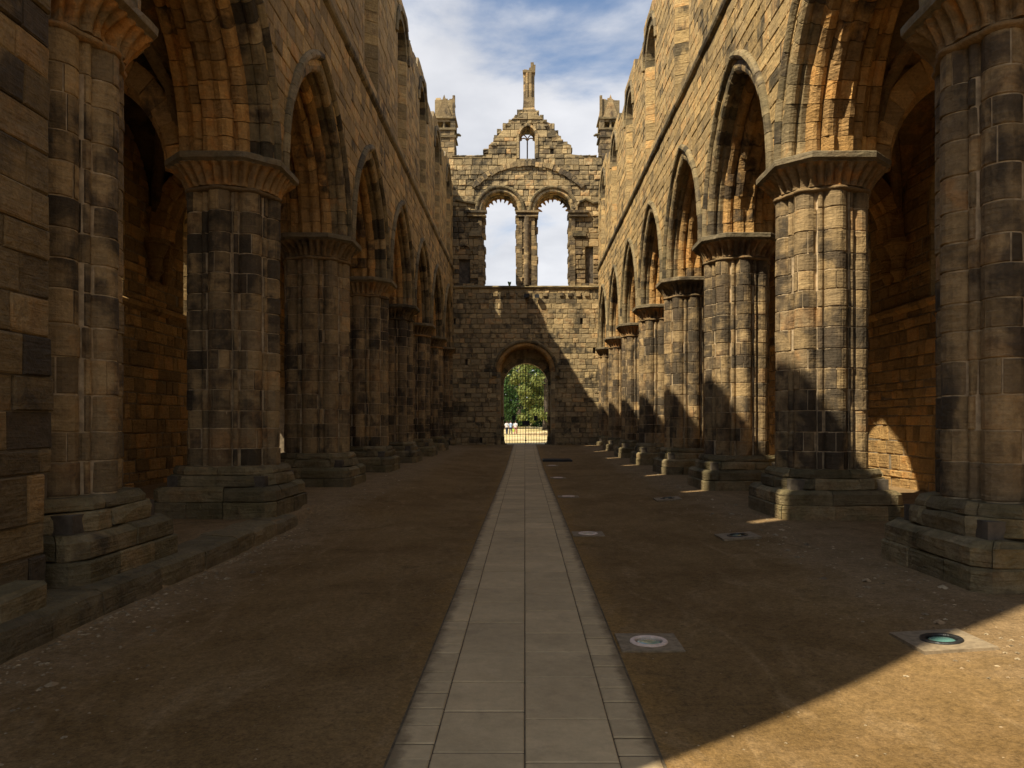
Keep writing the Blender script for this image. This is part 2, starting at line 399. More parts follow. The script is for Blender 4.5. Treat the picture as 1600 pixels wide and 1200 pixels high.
# ------------------------------------------------------------------ piers
def ray_circle(th, ca, cr, rr):
    d = th-ca; s = cr*math.sin(d)
    if abs(s) > rr or math.cos(d) < 0: return 0
    return cr*math.cos(d) + math.sqrt(rr*rr-s*s)
def prof(th):
    r = 0.565
    for k in range(8):
        ca = k*PI/4; d = (th-ca+PI) % (2*PI) - PI
        if abs(d) < 0.6: r = max(r, ray_circle(d, 0, 0.60, 0.19))
        d = (th-ca-PI/8+PI) % (2*PI) - PI
        if abs(d) < 0.3: r = max(r, ray_circle(d, 0, 0.655, 0.052))
    return r
ANG = []
for k in range(8):
    for dd in (-18.0, -17, -14, -9, -4, 0, 4, 9, 14, 17, 18.0, 18.4, 20.2, 22.5, 24.8, 26.6):
        ANG.append((k*45+dd) % 360)
ANG = sorted(math.radians(a) for a in ANG)
def sq_prof(h, ch):
    def f(th):
        c_, s_ = abs(math.cos(th)), abs(math.sin(th))
        return min(h/max(c_, 1e-6), h/max(s_, 1e-6), (2*h-ch)/(c_+s_))
    return f
def sq_ang(h, ch, extra=0.0):
    r = []
    for k in range(4):
        for y in (-(h-ch), -(h-ch)*0.4, (h-ch)*0.35, (h-ch)): r.append((math.atan2(y, h) + k*PI/2) % (2*PI))
    return sorted(r)
def sector(pf, angs, th0, th1, rin, z0, z1, rnd, bt=0.012, bb=0.012, drop=None, gap=0.006, off=0.0, rough=0.0, top_r=None):
    ts = [th0] + [a+k for k in (0, 2*PI) for a in angs if th0+0.02 < a+k < th1-0.02] + [th1]
    n = len(ts); drop = bt if drop is None else drop
    def P(i, dr, z):
        th = ts[i]; r = pf(th)+off+dr
        if i == 0: th += gap/r
        if i == n-1: th -= gap/r
        w = rough*mnoise.noise((math.cos(th)*9, math.sin(th)*9, z*7+rnd_off)) if rough else 0
        return ((r+w)*math.cos(th), (r+w)*math.sin(th), z + w*0.7)
    rnd_off = rnd.uniform(0, 50)
    v = [P(i, -bb, z0+gap*0.8) for i in range(n)] + [P(i, 0, z0+bb+gap*0.8) for i in range(n)] + [P(i, 0, z1-drop-gap*0.8) for i in range(n)] + [P(i, -bt, z1-gap*0.8) for i in range(n)]
    base = len(v)
    for z in (z0, z1):
        for i in (0, n-1): v.append((rin*math.cos(ts[i]), rin*math.sin(ts[i]), z))
    f = []
    for k in range(3):
        for i in range(n-1): f.append((k*n+i, k*n+i+1, (k+1)*n+i+1, (k+1)*n+i))
    f.append(tuple([base+2] + [3*n+i for i in range(n)] + [base+3]))      # top
    f.append(tuple([base+1] + [i for i in range(n-1, -1, -1)] + [base]))  # bottom
    f.append((base, 0, n, 2*n, 3*n, base+2)); f.append((base+1, base+3, 4*n-1, 3*n-1, 2*n-1, n-1))
    c = ((pf((th0+th1)/2))*0.8*math.cos((th0+th1)/2), pf((th0+th1)/2)*0.8*math.sin((th0+th1)/2), (z0+z1)/2)
    return (c, v, f)

def pier_pieces(rnd):
    sh, pl = [], []
    z = 0.82
    zs = [z]
    while z < 5.44-0.2: z += rnd.uniform(0.28, 0.38); zs.append(z)
    zs[-1] = 5.44
    grooves = [math.radians(22.5+45*k+o) for k in range(8) for o in (-5,)]
    for ci, (a, b_) in enumerate(zip(zs, zs[1:])):
        # block ends: some in the grooves, some across the big shafts
        th = []
        for k in range(8):
            base = 45*k
            if ci % 2 == 0: th.append(base + 18.1 + rnd.uniform(-0.2, 0.2)); 
            else: th.append(base + rnd.choice([-4, 3, 8, -9, 27.0]))
            if rnd.random() < 0.55: th.append(base + (27.2 if ci % 2 == 0 else 17.8))
            elif rnd.random() < 0.3: th.append(base + rnd.uniform(-6, 6) if ci % 2 == 0 else base+17.8)
        th = sorted(set(round(x % 360, 2) for x in th))
        th = [x for i, x in enumerate(th) if i == 0 or x-th[i-1] > 4.5]
        for i in range(len(th)):
            t0_, t1_ = th[i], th[(i+1) % len(th)] + (360 if i == len(th)-1 else 0)
            dm = rnd.random() < 0.12
            sh.append(sector(prof, ANG, math.radians(t0_), math.radians(t1_), 0.35, a, b_, rnd,
                             bt=rnd.uniform(0.005, 0.010), bb=rnd.uniform(0.005, 0.010), off=rnd.uniform(-0.005, 0.010) - (0.003 if dm else 0), rough=0.012 if dm else 0.009, gap=0.009))
    def course(h, ch, z0, z1, n, bt, drop, rough, off0):
        pf = sq_prof(h, ch); an = sq_ang(h, ch); th = []
        for k in range(n): th.append((k + off0 + rnd.uniform(-0.12, 0.12))*2*PI/n)
        for i in range(n):
            t1_ = th[(i+1) % n] + (2*PI if i == n-1 else 0)
            pl.append(sector(pf, an, th[i], t1_, 0.3, z0, z1, rnd, bt=bt, bb=0.01, drop=drop, off=rnd.uniform(-0.012, 0.012), rough=rough, gap=0.005))
    course(1.02, 0.13, -0.25, 0.25, 9, 0.02, 0.02, 0.02, 0.1)
    course(1.00, 0.15, 0.25, 0.49, 7, 0.09, 0.06, 0.035, 0.45)
    course(0.89, 0.36, 0.49, 0.68, 7, 0.03, 0.05, 0.05, 0.2)
    course(0.84, 0.34, 0.68, 0.82, 6, 0.05, 0.07, 0.03, 0.6)
    return sh, pl

def loft(rings, closed_top=True, closed_bot=True):
    m_ = MB(); n = len(rings[0]); m_.v = [p for r in rings for p in r]
    for k in range(len(rings)-1):
        for i in range(n):
            j = (i+1) % n; m_.f.append((k*n+i, k*n+j, (k+1)*n+j, (k+1)*n+i))
    if closed_top: m_.f.append(tuple(range((len(rings)-1)*n, len(rings)*n)))
    if closed_bot: m_.f.append(tuple(range(n))[::-1])
    m_.m = [0]*len(m_.f); return m_

def capital_meshes(seed):
    rnd = random.Random(seed)
    N = 288; oc = sq_prof(0.94, 0.42); rings_ = []
    ero = [max(0, mnoise.noise((math.cos(2*PI*i/N)*1.3+seed, math.sin(2*PI*i/N)*1.3, 5))-0.12)*2.2 for i in range(N)]
    for s in [0, 0.12, 0.3, 0.5, 0.7, 0.88, 1.0]:
        z = 5.51 + 0.34*s; rr = []
        for i in range(N):
            th = 2*PI*i/N
            base = (0.795*(1-s**1.35) + min(oc(th), 1.13)*s**1.35)
            fl = abs(math.sin(th*17))
            dep = 0.15*min(1, 0.25+s*2.0)*(1-0.2*s)
            if s > 0.9: dep *= 0.35
            r = base - dep*(1-fl) - ero[i]*0.22*math.sin(PI*min(1, s+0.1)) + 0.008*mnoise.noise((th*9, s*4, seed))
            rr.append((r*math.cos(th), r*math.sin(th), z))
        rings_.append(rr)
    bell = loft(rings_)
    n2 = 96
    rr = []
    for z, d in ((5.43, -0.02), (5.445, 0.015), (5.47, 0.03), (5.495, 0.015), (5.51, -0.02)):
        rr.append([((max(prof(2*PI*i/n2+0.01), 0.74)+d+0.012)*math.cos(2*PI*i/n2+0.01), (max(prof(2*PI*i/n2+0.01), 0.74)+d+0.012)*math.sin(2*PI*i/n2+0.01), z) for i in range(n2)])
    neck = loft(rr)
    o2 = sq_prof(0.985, 0.47); angs = []
    corners = sorted([(math.atan2(y, 1.0) + k*PI/2) % (2*PI) for k in range(4) for y in (-0.53, 0.53)])
    for i, a in enumerate(corners):
        b_ = corners[(i+1) % 8] + (2*PI if i == 7 else 0)
        for q in range(7): angs.append(a + (b_-a)*q/7)
    rr = []
    for z, d in ((5.848, -0.075), (5.865, -0.065), (5.90, -0.005), (5.985, 0.0), (6.0, -0.012)):
        ring_ = []
        for a in angs:
            r = o2(a) + d + 0.010*mnoise.noise((math.cos(a)*7, math.sin(a)*7, z*9+seed)) - (0.03 if mnoise.noise((math.cos(a)*5, math.sin(a)*5, seed)) > 0.42 and z > 5.95 else 0)
            ring_.append((r*math.cos(a), r*math.sin(a), z))
        rr.append(ring_)
    aba = loft(rr)
    return bell, neck, aba

def mesh_of(mb, name, mat, smooth=False):
    me = bpy.data.meshes.new(name); me.from_pydata(mb.v, [], mb.f); me.materials.append(mat)
    if smooth: me.polygons.foreach_set('use_smooth', [True]*len(me.polygons))
    me.update(); return me

def core_mesh():
    n2 = 128
    rr = []
    for z in (0.8, 5.5):
        rr.append([((prof(2*PI*i/n2)-0.016)*math.cos(2*PI*i/n2), (prof(2*PI*i/n2)-0.016)*math.sin(2*PI*i/n2), z) for i in range(n2)])
    return loft(rr)

templates = []
for ti in range(4):
    rnd = random.Random(100+ti); sh, pl = pier_pieces(rnd); bell, neck, aba = capital_meshes(3+ti*3)
    T = {'stone': [], 'plinth_stone': []}
    for nm, lst, mt in (('stone', sh, M_pier), ('plinth_stone', pl, M_base)):
        for c_, v, f in lst:
            mb = MB(); mb.v = [(a[0]-c_[0], a[1]-c_[1], a[2]-c_[2]) for a in v]; mb.f = f
            T[nm].append((c_, mesh_of(mb, nm, mt)))
        j_ = MB()
        for c_, v, f in lst: j_.add(v, f)
        T[nm+'_work'] = mesh_of(j_, nm+'_work', mt)
    T['capital'] = mesh_of(bell, 'capital', M_cap); T['necking'] = mesh_of(neck, 'necking', M_cap, True); T['abacus'] = mesh_of(aba, 'abacus', M_aba)
    T['core'] = mesh_of(core_mesh(), 'mortar_core', M_mortar)
    mb = MB(); mb.box(-0.80, 0.80, -0.80, 0.80, -0.2, 0.66); T['base_core'] = mesh_of(mb, 'base_core', M_core)
    templates.append(T)

def new_pier(T, detailed):
    root = bpy.data.objects.new('pier', None); C.objects.link(root)
    def ch(nm, me, loc=(0, 0, 0)):
        o = bpy.data.objects.new(nm, me); C.objects.link(o); o.parent = root; o.location = loc; return o
    for k in ('capital', 'necking', 'abacus'): ch(k, T[k])
    ch('mortar_core', T['core']); ch('base_core', T['base_core'])
    if detailed:
        for k in ('stone', 'plinth_stone'):
            for c_, me in T[k]: ch(k, me, c_)
    else:
        for k in ('stone', 'plinth_stone'): ch(k+'_work', T[k+'_work'])['kind'] = 'stuff'
    return root

ORD = ['', 'nearest', 'second', 'third', 'fourth', 'fifth', 'sixth', 'seventh', 'eighth']
Llab = {1: 'black-crusted sandstone pier beside the blocking wall, nearest of the left row',
        2: 'soot-black clustered pier with fluted capital, second from the front of the left row',
        3: 'clustered sandstone pier with dark lower courses, third of the left row',
        4: 'brown clustered pier, fourth of the left row', 5: 'brown clustered pier, fifth of the left row',
        6: 'slim-looking brown pier, sixth of the left row', 7: 'brown pier one bay short of the west wall, left row',
        8: 'half-embedded pier against the west wall at the end of the left row'}
Rlab = {1: 'shaded pier with great dark capital at the frame edge, nearest of the right row',
        2: 'sunlit clustered pier with black lower courses, second of the right row',
        3: 'sunlit clustered pier with a shadow peak on it, third of the right row',
        4: 'sunlit clustered pier, fourth of the right row', 5: 'sunlit clustered pier, fifth of the right row',
        6: 'sunlit slim-looking pier, sixth of the right row', 7: 'sunlit pier one bay short of the west wall, right row',
        8: 'half-embedded pier against the west wall at the end of the right row'}
for side, labs in ((-1, Llab), (1, Rlab)):
    for i in range(1, 9):
        r = new_pier(templates[(i + (1 if side > 0 else 0)*2) % 4], i <= 6)
        yy = PY[i] + (0.15 if i == 8 else 0)
        r.location = (NX + side*PX, yy, 0.06 if side < 0 else 0.0)
        if side < 0: r.scale = (1, 1, 0.99)
        r.rotation_euler = (0, 0, (PI if side < 0 else 0) + (i*PI/2 if i not in (1,) else 0))
        tag(r, labs[i], 'pier', 'clustered piers of the nave arcades')

# ------------------------------------------------------------------ nave walls and arcade arches
E_ = 0.9
def arch_w(z, r, zc=SPR, e=E_):
    d = z-zc
    if d < 0: return r
    q = (r+e)**2 - d*d
    return math.sqrt(q)-e if q > e*e else -1
CUT = 2.30
APEX = SPR + math.sqrt((CUT+E_)**2-E_**2)
BC = [PY[i]+BAY/2 for i in range(8)]
WT = 1.55           # wall thickness
def wallfn(side): return lambda u, z, t: (NX + side*(WX+t), u, z)
rollA = [(2.38, 0.0), (2.24, 0.0), (2.19, 0.012), (2.15, 0.05), (2.135, 0.10), (2.15, 0.15), (2.19, 0.18), (2.175, 0.20), (2.12, 0.23), (2.12, 0.33), (2.38, 0.33)]
rollB = [(2.36, 0.31), (2.13, 0.31), (2.00, 0.33), (1.955, 0.38), (1.945, 0.44), (1.97, 0.50), (2.03, 0.53), (2.03, 1.02), (1.97, 1.05), (1.945, 1.11), (1.955, 1.17), (2.00, 1.22), (2.13, 1.24), (2.36, 1.24)]
rollC = [(2.05, 0.52), (1.90, 0.54), (1.83, 0.585), (1.81, 0.65), (1.84, 0.71), (1.87, 0.745), (1.87, 0.81), (1.84, 0.845), (1.81, 0.905), (1.83, 0.97), (1.90, 1.01), (2.05, 1.03)]
rollA2 = [(r, WT-t_) for r, t_ in rollA]
hoodS = [(2.56, 0.04), (2.56, -0.035), (2.52, -0.085), (2.46, -0.10), (2.42, -0.08), (2.38, -0.03), (2.37, 0.04)]
bay_words = ['', 'first', 'second', 'third', 'fourth', 'fifth', 'sixth', 'last']
for side in (-1, 1):
    fn = wallfn(side); rnd = random.Random(50+side); sn = 'left' if side < 0 else 'right'
    # arches
    for k in range(1, 8):
        c = BC[k]
        a = thing('arcade_arch', ('shaded' if side < 0 else 'sunlit') + ' moulded pointed arch between the %s and %s piers of the %s row' % (ORD[k] if k > 1 else 'first', ORD[k+1], sn), 'arch', (NX+side*WX, c, SPR), group='pointed arches of the nave arcades')
        f2 = lambda u, z, t, side=side: (side*t, u, z)
        near = 26.0 if k <= 3 else 0
        P_ = []
        emit(ring(rollA, E_, f2, 0, 0, 13, rnd, rough=0.006), 'outer_voussoir', M_order, a, keep=40 if k <= 3 else 0)
        emit(ring(hoodS, E_, f2, 0, 0, 12, rnd, rough=0.006), 'hood_stone', M_hood, a, keep=40 if k <= 3 else 0)
        P_ += ring(rollB, E_, f2, 0, 0, 13, rnd, rough=0.010, jit=0.012)
        P_ += ring(rollC, E_, f2, 0, 0, 12, rnd, rough=0.018, jit=0.02)
        P_ += ring(rollA2, E_, f2, 0, 0, 10, rnd, rough=0.006)
        emit(P_, 'voussoir', M_arch, a, keep=120 if k <= 3 else 0)
    # wall
    ytop = 15.7 if side < 0 else 15.6
    bump_top = 16.3 if side < 0 else 16.1
    WSZ = 14.6 if side < 0 else 14.4; WT2 = 1.1; WO = 0.30 if side < 0 else 0.5
    wl = thing('nave_wall', ('shaded ashlar clerestory wall above the left arcade' if side < 0 else 'sunlit ashlar clerestory wall above the right arcade'), 'wall')
    def iv(z, side=side, ytop=ytop):
        y0 = 2.6
        r = [(y0, WEST)]
        if z > ytop:
            r = []
            for k, c in enumerate(BC):
                h = 1.55 - 0.35*max(0, (z-ytop)/0.6)**2
                if c+h > y0 and h > 0.3: r.append((max(y0, c-h), c+h))
        cuts = []
        if z < APEX:
            for k, c in enumerate(BC):
                w = arch_w(z, CUT)
                if w > 0: cuts.append((c-w, c+w))
        if 11.15 < z < WSZ+1.16:
            for c in BC:
                w = 1.16 if z < WSZ else math.sqrt(max(0, 1.16**2-(z-WSZ)**2))
                if w > 0: cuts.append((c-w, c+w))
        return subtract(r, cuts)
    rows = make_rows(SPR, bump_top, 0.30, [APEX, 10.55, 10.75, 11.15, 13.6, WSZ, WSZ+1.16], rnd)
    core([r for r in rows if r[1] < 11.16], iv, fn, 0.025, WT).obj('wall_core', M_mortard, wl)
    up_ = [r for r in rows if r[1] >= 11.16]
    if side > 0: core(up_, iv, fn, 0.025, WT2).obj('wall_core', M_mortard, wl)
    else:                                        # unseen outer layers: void and slit shaped to throw sun stripes on right piers
        def iv2(z, w):
            r = [(2.6, WEST)] if z < ytop else [(c-1.3, c+1.3) for c in BC if c > 4]
            return subtract(r, [(c-w, c+w) for c in BC]) if (w > 0.5 and z < 15.8) or 13.6 < z < 15.8 else r
        core(up_, iv, fn, 0.025, 0.35).obj('wall_core', M_mortard, wl)
        core(up_, lambda z: iv2(z, 1.16), fn, 0.352, 0.90).obj('wall_core', M_mortard, wl)
        core(up_, lambda z: iv2(z, 0.20), fn, 0.902, WT2).obj('wall_core', M_mortard, wl)
    st = ashlar(rows, iv, fn, 0.0, 0.06, rnd, 0.32, 0.78, hole=0.004, gap=0.006, bev=0.014, jit=0.009, rough=0.006)
    # keep those that show, largest first
    emit(st, 'stone', M_wall, wl, keep=300, key=lambda p: (p[1] if (p[2]-EYE) < 0.55*p[1]+0.3 and p[1] > 7.5 else 1000+p[1]))
    # ragged loose stones on the wall head
    rg = []
    y = 14.0
    while y < WEST-0.5:
        w = rnd.uniform(0.25, 0.6); h = rnd.uniform(0.05, 0.26)
        onb = any(abs(y+w/2-c) < 1.25 for c in BC)
        if not onb and rnd.random() < 0.75:
            rg.append(block([(y, ytop), (y+w, ytop), (y+w, ytop+h), (y, ytop+h)], fn, rnd.uniform(0.0, 0.15), rnd.uniform(0.7, 1.05), rnd, rough=0.03))
        y += w
    emit(rg, 'coping_stone', M_hood, wl, keep=60)
    # string course in lengths
    s_ = []; y = 7.5
    while y < WEST:
        L_ = min(rnd.uniform(0.8, 1.3), WEST-y); y1 = y+L_
        secs = [(-0.0, 10.55), (-0.07, 10.60), (-0.10, 10.66), (-0.10, 10.72), (-0.02, 10.75), (0.06, 10.75), (0.06, 10.55)]
        v = [fn(y+0.004, z, t_) for t_, z in secs] + [fn(y1-0.004, z, t_) for t_, z in secs]; n = len(secs)
        s_.append((fn((y+y1)/2, 10.65, 0), v, [tuple(range(n)), tuple(range(n, 2*n))[::-1]] + [(i, (i+1) % n, n+(i+1) % n, n+i) for i in range(n)])); y = y1
    emit(s_, 'string_course_stone', M_hood, wl, keep=60)
    # clerestory windows: splayed jambs and round heads
    jb = []; hd = []
    for k, c in enumerate(BC):
        if k == 0: pass
        for sg in (-1, 1):
            z = 11.15
            while z < WSZ-0.02:
                h = min(rnd.uniform(0.26, 0.40), WSZ-z)
                if WSZ-(z+h) < 0.12: h = WSZ-z
                sp_ = rnd.uniform(0.45, 0.65)
                for ta, tb in ((0.0, WT2*sp_), (WT2*sp_, WT2)):
                    ia = 0.95 - (0.95-WO)*ta/WT2 + rnd.uniform(-0.01, 0.01); ib = 0.95 - (0.95-WO)*tb/WT2 + rnd.uniform(-0.01, 0.01)
                    g = 0.006
                    q = [(c+sg*ia, ta+0.004), (c+sg*1.17, ta+0.004), (c+sg*1.17, tb-0.004), (c+sg*ib, tb-0.004)]
                    v = [fn(u, z+g, t_) for u, t_ in q] + [fn(u, z+h-g, t_) for u, t_ in q]
                    jb.append((fn(c+sg, z+h/2, (ta+tb)/2), v, [(0,1,2,3), (7,6,5,4), (0,4,5,1), (1,5,6,2), (2,6,7,3), (3,7,4,0)]))
                z += h
        hd += ring([(0.95, 0.0), (1.17, 0.0), (1.17, WT2 if side > 0 else 0.35), (0.60 if side > 0 else 0.95, WT2 if side > 0 else 0.35)], 0.0, fn, c, WSZ, 6, rnd)
        hd += ring([(1.38, 0.03), (1.38, -0.05), (1.30, -0.09), (1.19, -0.07), (1.17, 0.03)], 0.0, fn, c, WSZ, 6, rnd)
    ky = lambda p: (p[1] if (p[2]-EYE) < 0.55*p[1]+0.3 and p[1] > 7.5 else 1000+p[1])
    emit(jb, 'jamb_stone', M_wall, wl, keep=220, key=ky)
    emit(hd, 'window_voussoir', M_hood, wl, keep=60, key=ky)

# ------------------------------------------------------------------ aisles: outer wall, vault, ribs, corbels
AX = 9.05
for side in (-1, 1):
    rnd = random.Random(70+side)
    fn = lambda u, z, t, side=side: (NX + side*(AX+t), u, z)
    al = thing('aisle_wall', ('ochre rubble-stone wall of the left aisle seen through the dark arches' if side < 0 else 'ochre stone wall of the right aisle with a patch of sun near its foot'), 'wall')
    def iv(z, side=side):
        cuts = []
        if 4.45 < z < 7.9:
            for c in BC:
                w = 1.2 if z < 6.6 else math.sqrt(max(0, 1.2**2-(z-6.6)**2))
                if w > 0.02: cuts.append((c-w, c+w))
        if side < 0 and z < 2.9: cuts.append((27.5, 28.9))
        return subtract([(0.0, WEST)], cuts)
    rows = make_rows(-0.3, 9.4, 0.28, [2.9, 4.45, 6.6, 7.8], rnd, 0.35)
    core(rows, iv, fn, 0.03, 1.3).obj('wall_core', M_mortard, al)
    st = ashlar(rows, iv, fn, 0.0, 0.08, rnd, 0.18, 0.72, hole=0.02, gap=0.010, bev=0.025, jit=0.02, rough=0.016)
    def vis(p):
        x, y, z = p; off = abs(x)/y*1200; best = 1e3
        return (0 if (543 < off*1.0 < 650 and 12 < y < 22) else 500) + y
    emit(st, 'stone', M_aisle, al, keep=300, key=vis)
    # string course below the windows
    s_ = []; y = 8.0
    while y < 44:
        y1 = y + rnd.uniform(0.6, 1.1)
        secs = [(0.0, 4.22), (-0.09, 4.30), (-0.10, 4.38), (0.03, 4.45), (0.05, 4.22)]
        v = [fn(y+0.004, z, t_) for t_, z in secs] + [fn(y1-0.004, z, t_) for t_, z in secs]; n = 5
        s_.append((fn((y+y1)/2, 4.3, 0), v, [tuple(range(n)), tuple(range(n, 2*n))[::-1]] + [(i, (i+1) % n, n+(i+1) % n, n+i) for i in range(n)])); y = y1
    emit(s_, 'string_course_stone', M_aisle, al, keep=30)
    # window jamb liners
    jl = []
    for c in BC:
        for sg in (-1, 1):
            z = 4.45
            while z < 6.58:
                h = min(0.34, 6.6-z)
                q = [(c+sg*1.15, 0.01), (c+sg*1.22, 0.01), (c+sg*1.22, 1.3), (c+sg*0.5, 1.3)]
                v = [fn(u, z+0.006, t_) for u, t_ in q] + [fn(u, z+h-0.006, t_) for u, t_ in q]
                jl.append((fn(c+sg, z+h/2, 0.6), v, [(0,1,2,3), (7,6,5,4), (0,4,5,1), (1,5,6,2), (2,6,7,3), (3,7,4,0)])); z += h
        jl += ring([(1.15, 0.0), (1.22, 0.0), (1.22, 1.3), (0.5, 1.3)], 0.0, fn, c, 6.6, 5, rnd)
    emit(jl, 'jamb_stone', M_wall, al, keep=0)
    # vault per bay
    X0, X1 = WX+WT-0.02, AX+0.02
    xm = (X0+X1)/2; hx = (X1-X0)/2
    def vz(x, y, c, rise=2.9):
        u = abs(x-xm)/hx; w = abs(y-c)/(BAY/2)
        def f(q): q = min(1, q); return math.sqrt(max(0, (1+0.35)**2-(q+0.35)**2))/math.sqrt(1.35**2-0.35**2)
        return 6.0 + rise*max(f(u), f(w))
    for k in range(0, 8):
        c = BC[k]
        if k == 0 and side > 0: pass
        vt = thing('aisle_vault', 'dark ribbed vault over the %s bay of the %s aisle' % (['crossing-side', 'first', 'second', 'third', 'fourth', 'fifth', 'sixth', 'westmost'][k], 'left' if side < 0 else 'right'), 'vault', (NX+side*xm, c, 0), group='ribbed vaults of the aisles')
        m_ = MB(); n = 24
        g = [[(side*((X0+(X1-X0)*i/n)-xm), (j/n-0.5)*BAY, vz(X0+(X1-X0)*i/n, c+(j/n-0.5)*BAY, c) + 0.02*mnoise.noise((i*0.7, j*0.7, k))) for i in range(n+1)] for j in range(n+1)]
        m_.v = [p for r in g for p in r] + [(p[0], p[1], p[2]+0.35) for r in g for p in r]; w = n+1; o2 = w*w
        for j in range(n):
            for i in range(n):
                a = j*w+i; m_.f.append((a, a+1, a+w+1, a+w)); m_.f.append((a+o2, a+w+o2, a+w+1+o2, a+1+o2))
        for i in range(n):
            for a, b_ in ((i, i+1), (n*w+i+1, n*w+i), ((i+1)*w, i*w), (i*w+n, (i+1)*w+n)): m_.f.append((a, b_, b_+o2, a+o2))
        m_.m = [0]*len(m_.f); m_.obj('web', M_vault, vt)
        if 1 <= k <= 5:
            for (p0, p1) in (((X0, -1), (X1, 1)), ((X0, 1), (X1, -1))):
                pts = []
                for q in range(17):
                    s = q/16; x = p0[0]+(p1[0]-p0[0])*s; yy = (p0[1]+(p1[1]-p0[1])*s)*BAY/2
                    zz = 5.92 + 2.9*math.sqrt(max(0, 1-(2*s-1)**2))
                    pts.append((side*(x-xm), yy, min(zz, vz(x, c+yy, c)+0.02)))
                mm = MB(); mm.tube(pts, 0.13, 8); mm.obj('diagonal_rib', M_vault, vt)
    # transverse arches pier -> wall and corbels
    for i in range(1, 9):
        ta = thing('transverse_arch', 'heavy pointed arch spanning the %s aisle behind the %s pier' % ('left' if side < 0 else 'right', ORD[i]), 'arch', (NX+side*xm, PY[i], 5.98), group='transverse arches of the aisles')
        f3 = lambda u, z, t, side=side: (side*u, t, z)
        e3 = 0.5; half = hx-0.02
        pc = ring([(half-0.28, -0.30), (half-0.33, -0.24), (half-0.28, -0.16), (half-0.40, -0.12), (half-0.44, 0.0), (half-0.40, 0.12), (half-0.28, 0.16), (half-0.33, 0.24), (half-0.28, 0.30), (half+0.1, 0.30), (half+0.1, -0.30)], e3, f3, 0, 0, 7, rnd, rough=0.02)
        emit(pc, 'voussoir', M_arch, ta, keep=20 if i in (2, 3) else 0)
        cb = thing('wall_corbel', 'carved corbel carrying the vault on the %s aisle wall behind the %s pier' % ('left' if side < 0 else 'right', ORD[i]), 'corbel', (NX+side*AX, PY[i], 5.0), group='corbels of the aisle vaults')
        for dy in (-0.27, 0.27):
            rr = []
            for z, r in ((0.0, 0.06), (0.18, 0.16), (0.22, 0.19), (0.28, 0.19), (0.30, 0.16), (0.52, 0.17), (0.56, 0.20), (0.60, 0.19), (0.84, 0.30), (0.86, 0.34), (0.98, 0.34)):
                rr.append([(math.cos(2*PI*q/16)*r*(1+(0.08*math.cos(8*PI*q/16*2) if 0.6 <= z <= 0.84 else 0)) - side*0.10, dy + math.sin(2*PI*q/16)*r, z) for q in range(16)])
            loft(rr).obj('shaft_corbel', M_aisle, cb)

# ------------------------------------------------------------------ blocking wall in the first arch on the left
rnd = random.Random(9)
bw = thing('blocking_wall', 'coursed masonry wall closing the arch in front of the nearest left pier', 'wall')
fb = lambda u, z, t: (NX-WX+0.03-t, u, z)
def ivb(z): return [(3.4, 6.87 if z > 2.0 else 6.92)] if z > 1.15 else [(3.4, 6.80)]
rows = make_rows(-0.2, SPR-0.02, 0.33, [1.15, 2.0], rnd, 0.2)
core(rows, lambda z: [(3.4, ivb(z)[0][1]-0.03)], fb, 0.03, 1.45).obj('wall_core', M_mortard, bw)
st = ashlar(rows, ivb, fb, 0.0, 0.2, rnd, 0.35, 0.75, gap=0.006, bev=0.015, jit=0.014, rough=0.010)
emit(st, 'stone', M_block, bw, keep=300)
# quoins on its end face
mbx = MB(); mbx.box(NX-WX-1.3, NX-WX-0.35, 6.7, 7.5, 0.5, SPR-0.1); mbx.obj('wall_core', M_mortard, bw)
fe = lambda u, z, t: (NX-WX+0.03-u, 6.84+0.045-t, z)
st = ashlar(rows, lambda z: [(0.21, 1.4)], fe, 0.0, 0.07, rnd, 0.4, 0.7, gap=0.006, bev=0.015, jit=0.006)
emit(st, 'quoin', M_block, bw, keep=60)
# footing stones below it
ft = []
y = 3.4
while y < 6.1:
    w = rnd.uniform(0.5, 0.9)
    ft.append(block([(y, -0.3), (y+w, -0.3), (y+w, 0.27+rnd.uniform(-0.03, 0.03)), (y, 0.27)], lambda u, z, t: (NX-WX+0.30-t, u, z), 0, 0.4, rnd, rough=0.02, bev=0.03)); y += w
emit(ft, 'footing_stone', M_base, bw, keep=20)

# ------------------------------------------------------------------ great west wall
SC = 1200/WEST
def wx(px): return (px-820)/SC
def wz(py): return EYE + (660-py)/SC
rnd = random.Random(21)
fw = lambda u, z, t: (u, WEST+t, z)
ww = thing('west_wall', 'ruined west front wall with round doorway and two tall windows closing the nave', 'wall')
DC = wx(821.5)
W1, W2 = wx(781.5), wx(864.5)
SILL = wz(447); WSP = wz(329)
PT = wz(243)
gl = [(wz(243), 763), (wz(236), 763), (wz(226), 770), (wz(216), 776), (wz(206), 785), (wz(195), 792), (wz(189), 799), (wz(182), 806), (wz(175), 812)]
gr = [(wz(243), 893), (wz(233), 893), (wz(223), 880), (wz(216), 876), (wz(206), 867), (wz(196), 860), (wz(189), 850), (wz(182), 842), (wz(175), 836)]
GX = wx(824)
def bound(tab, z):
    r = tab[0][1]
    for zz, x in tab:
        if z >= zz - 0.01: r = x
    return wx(r)
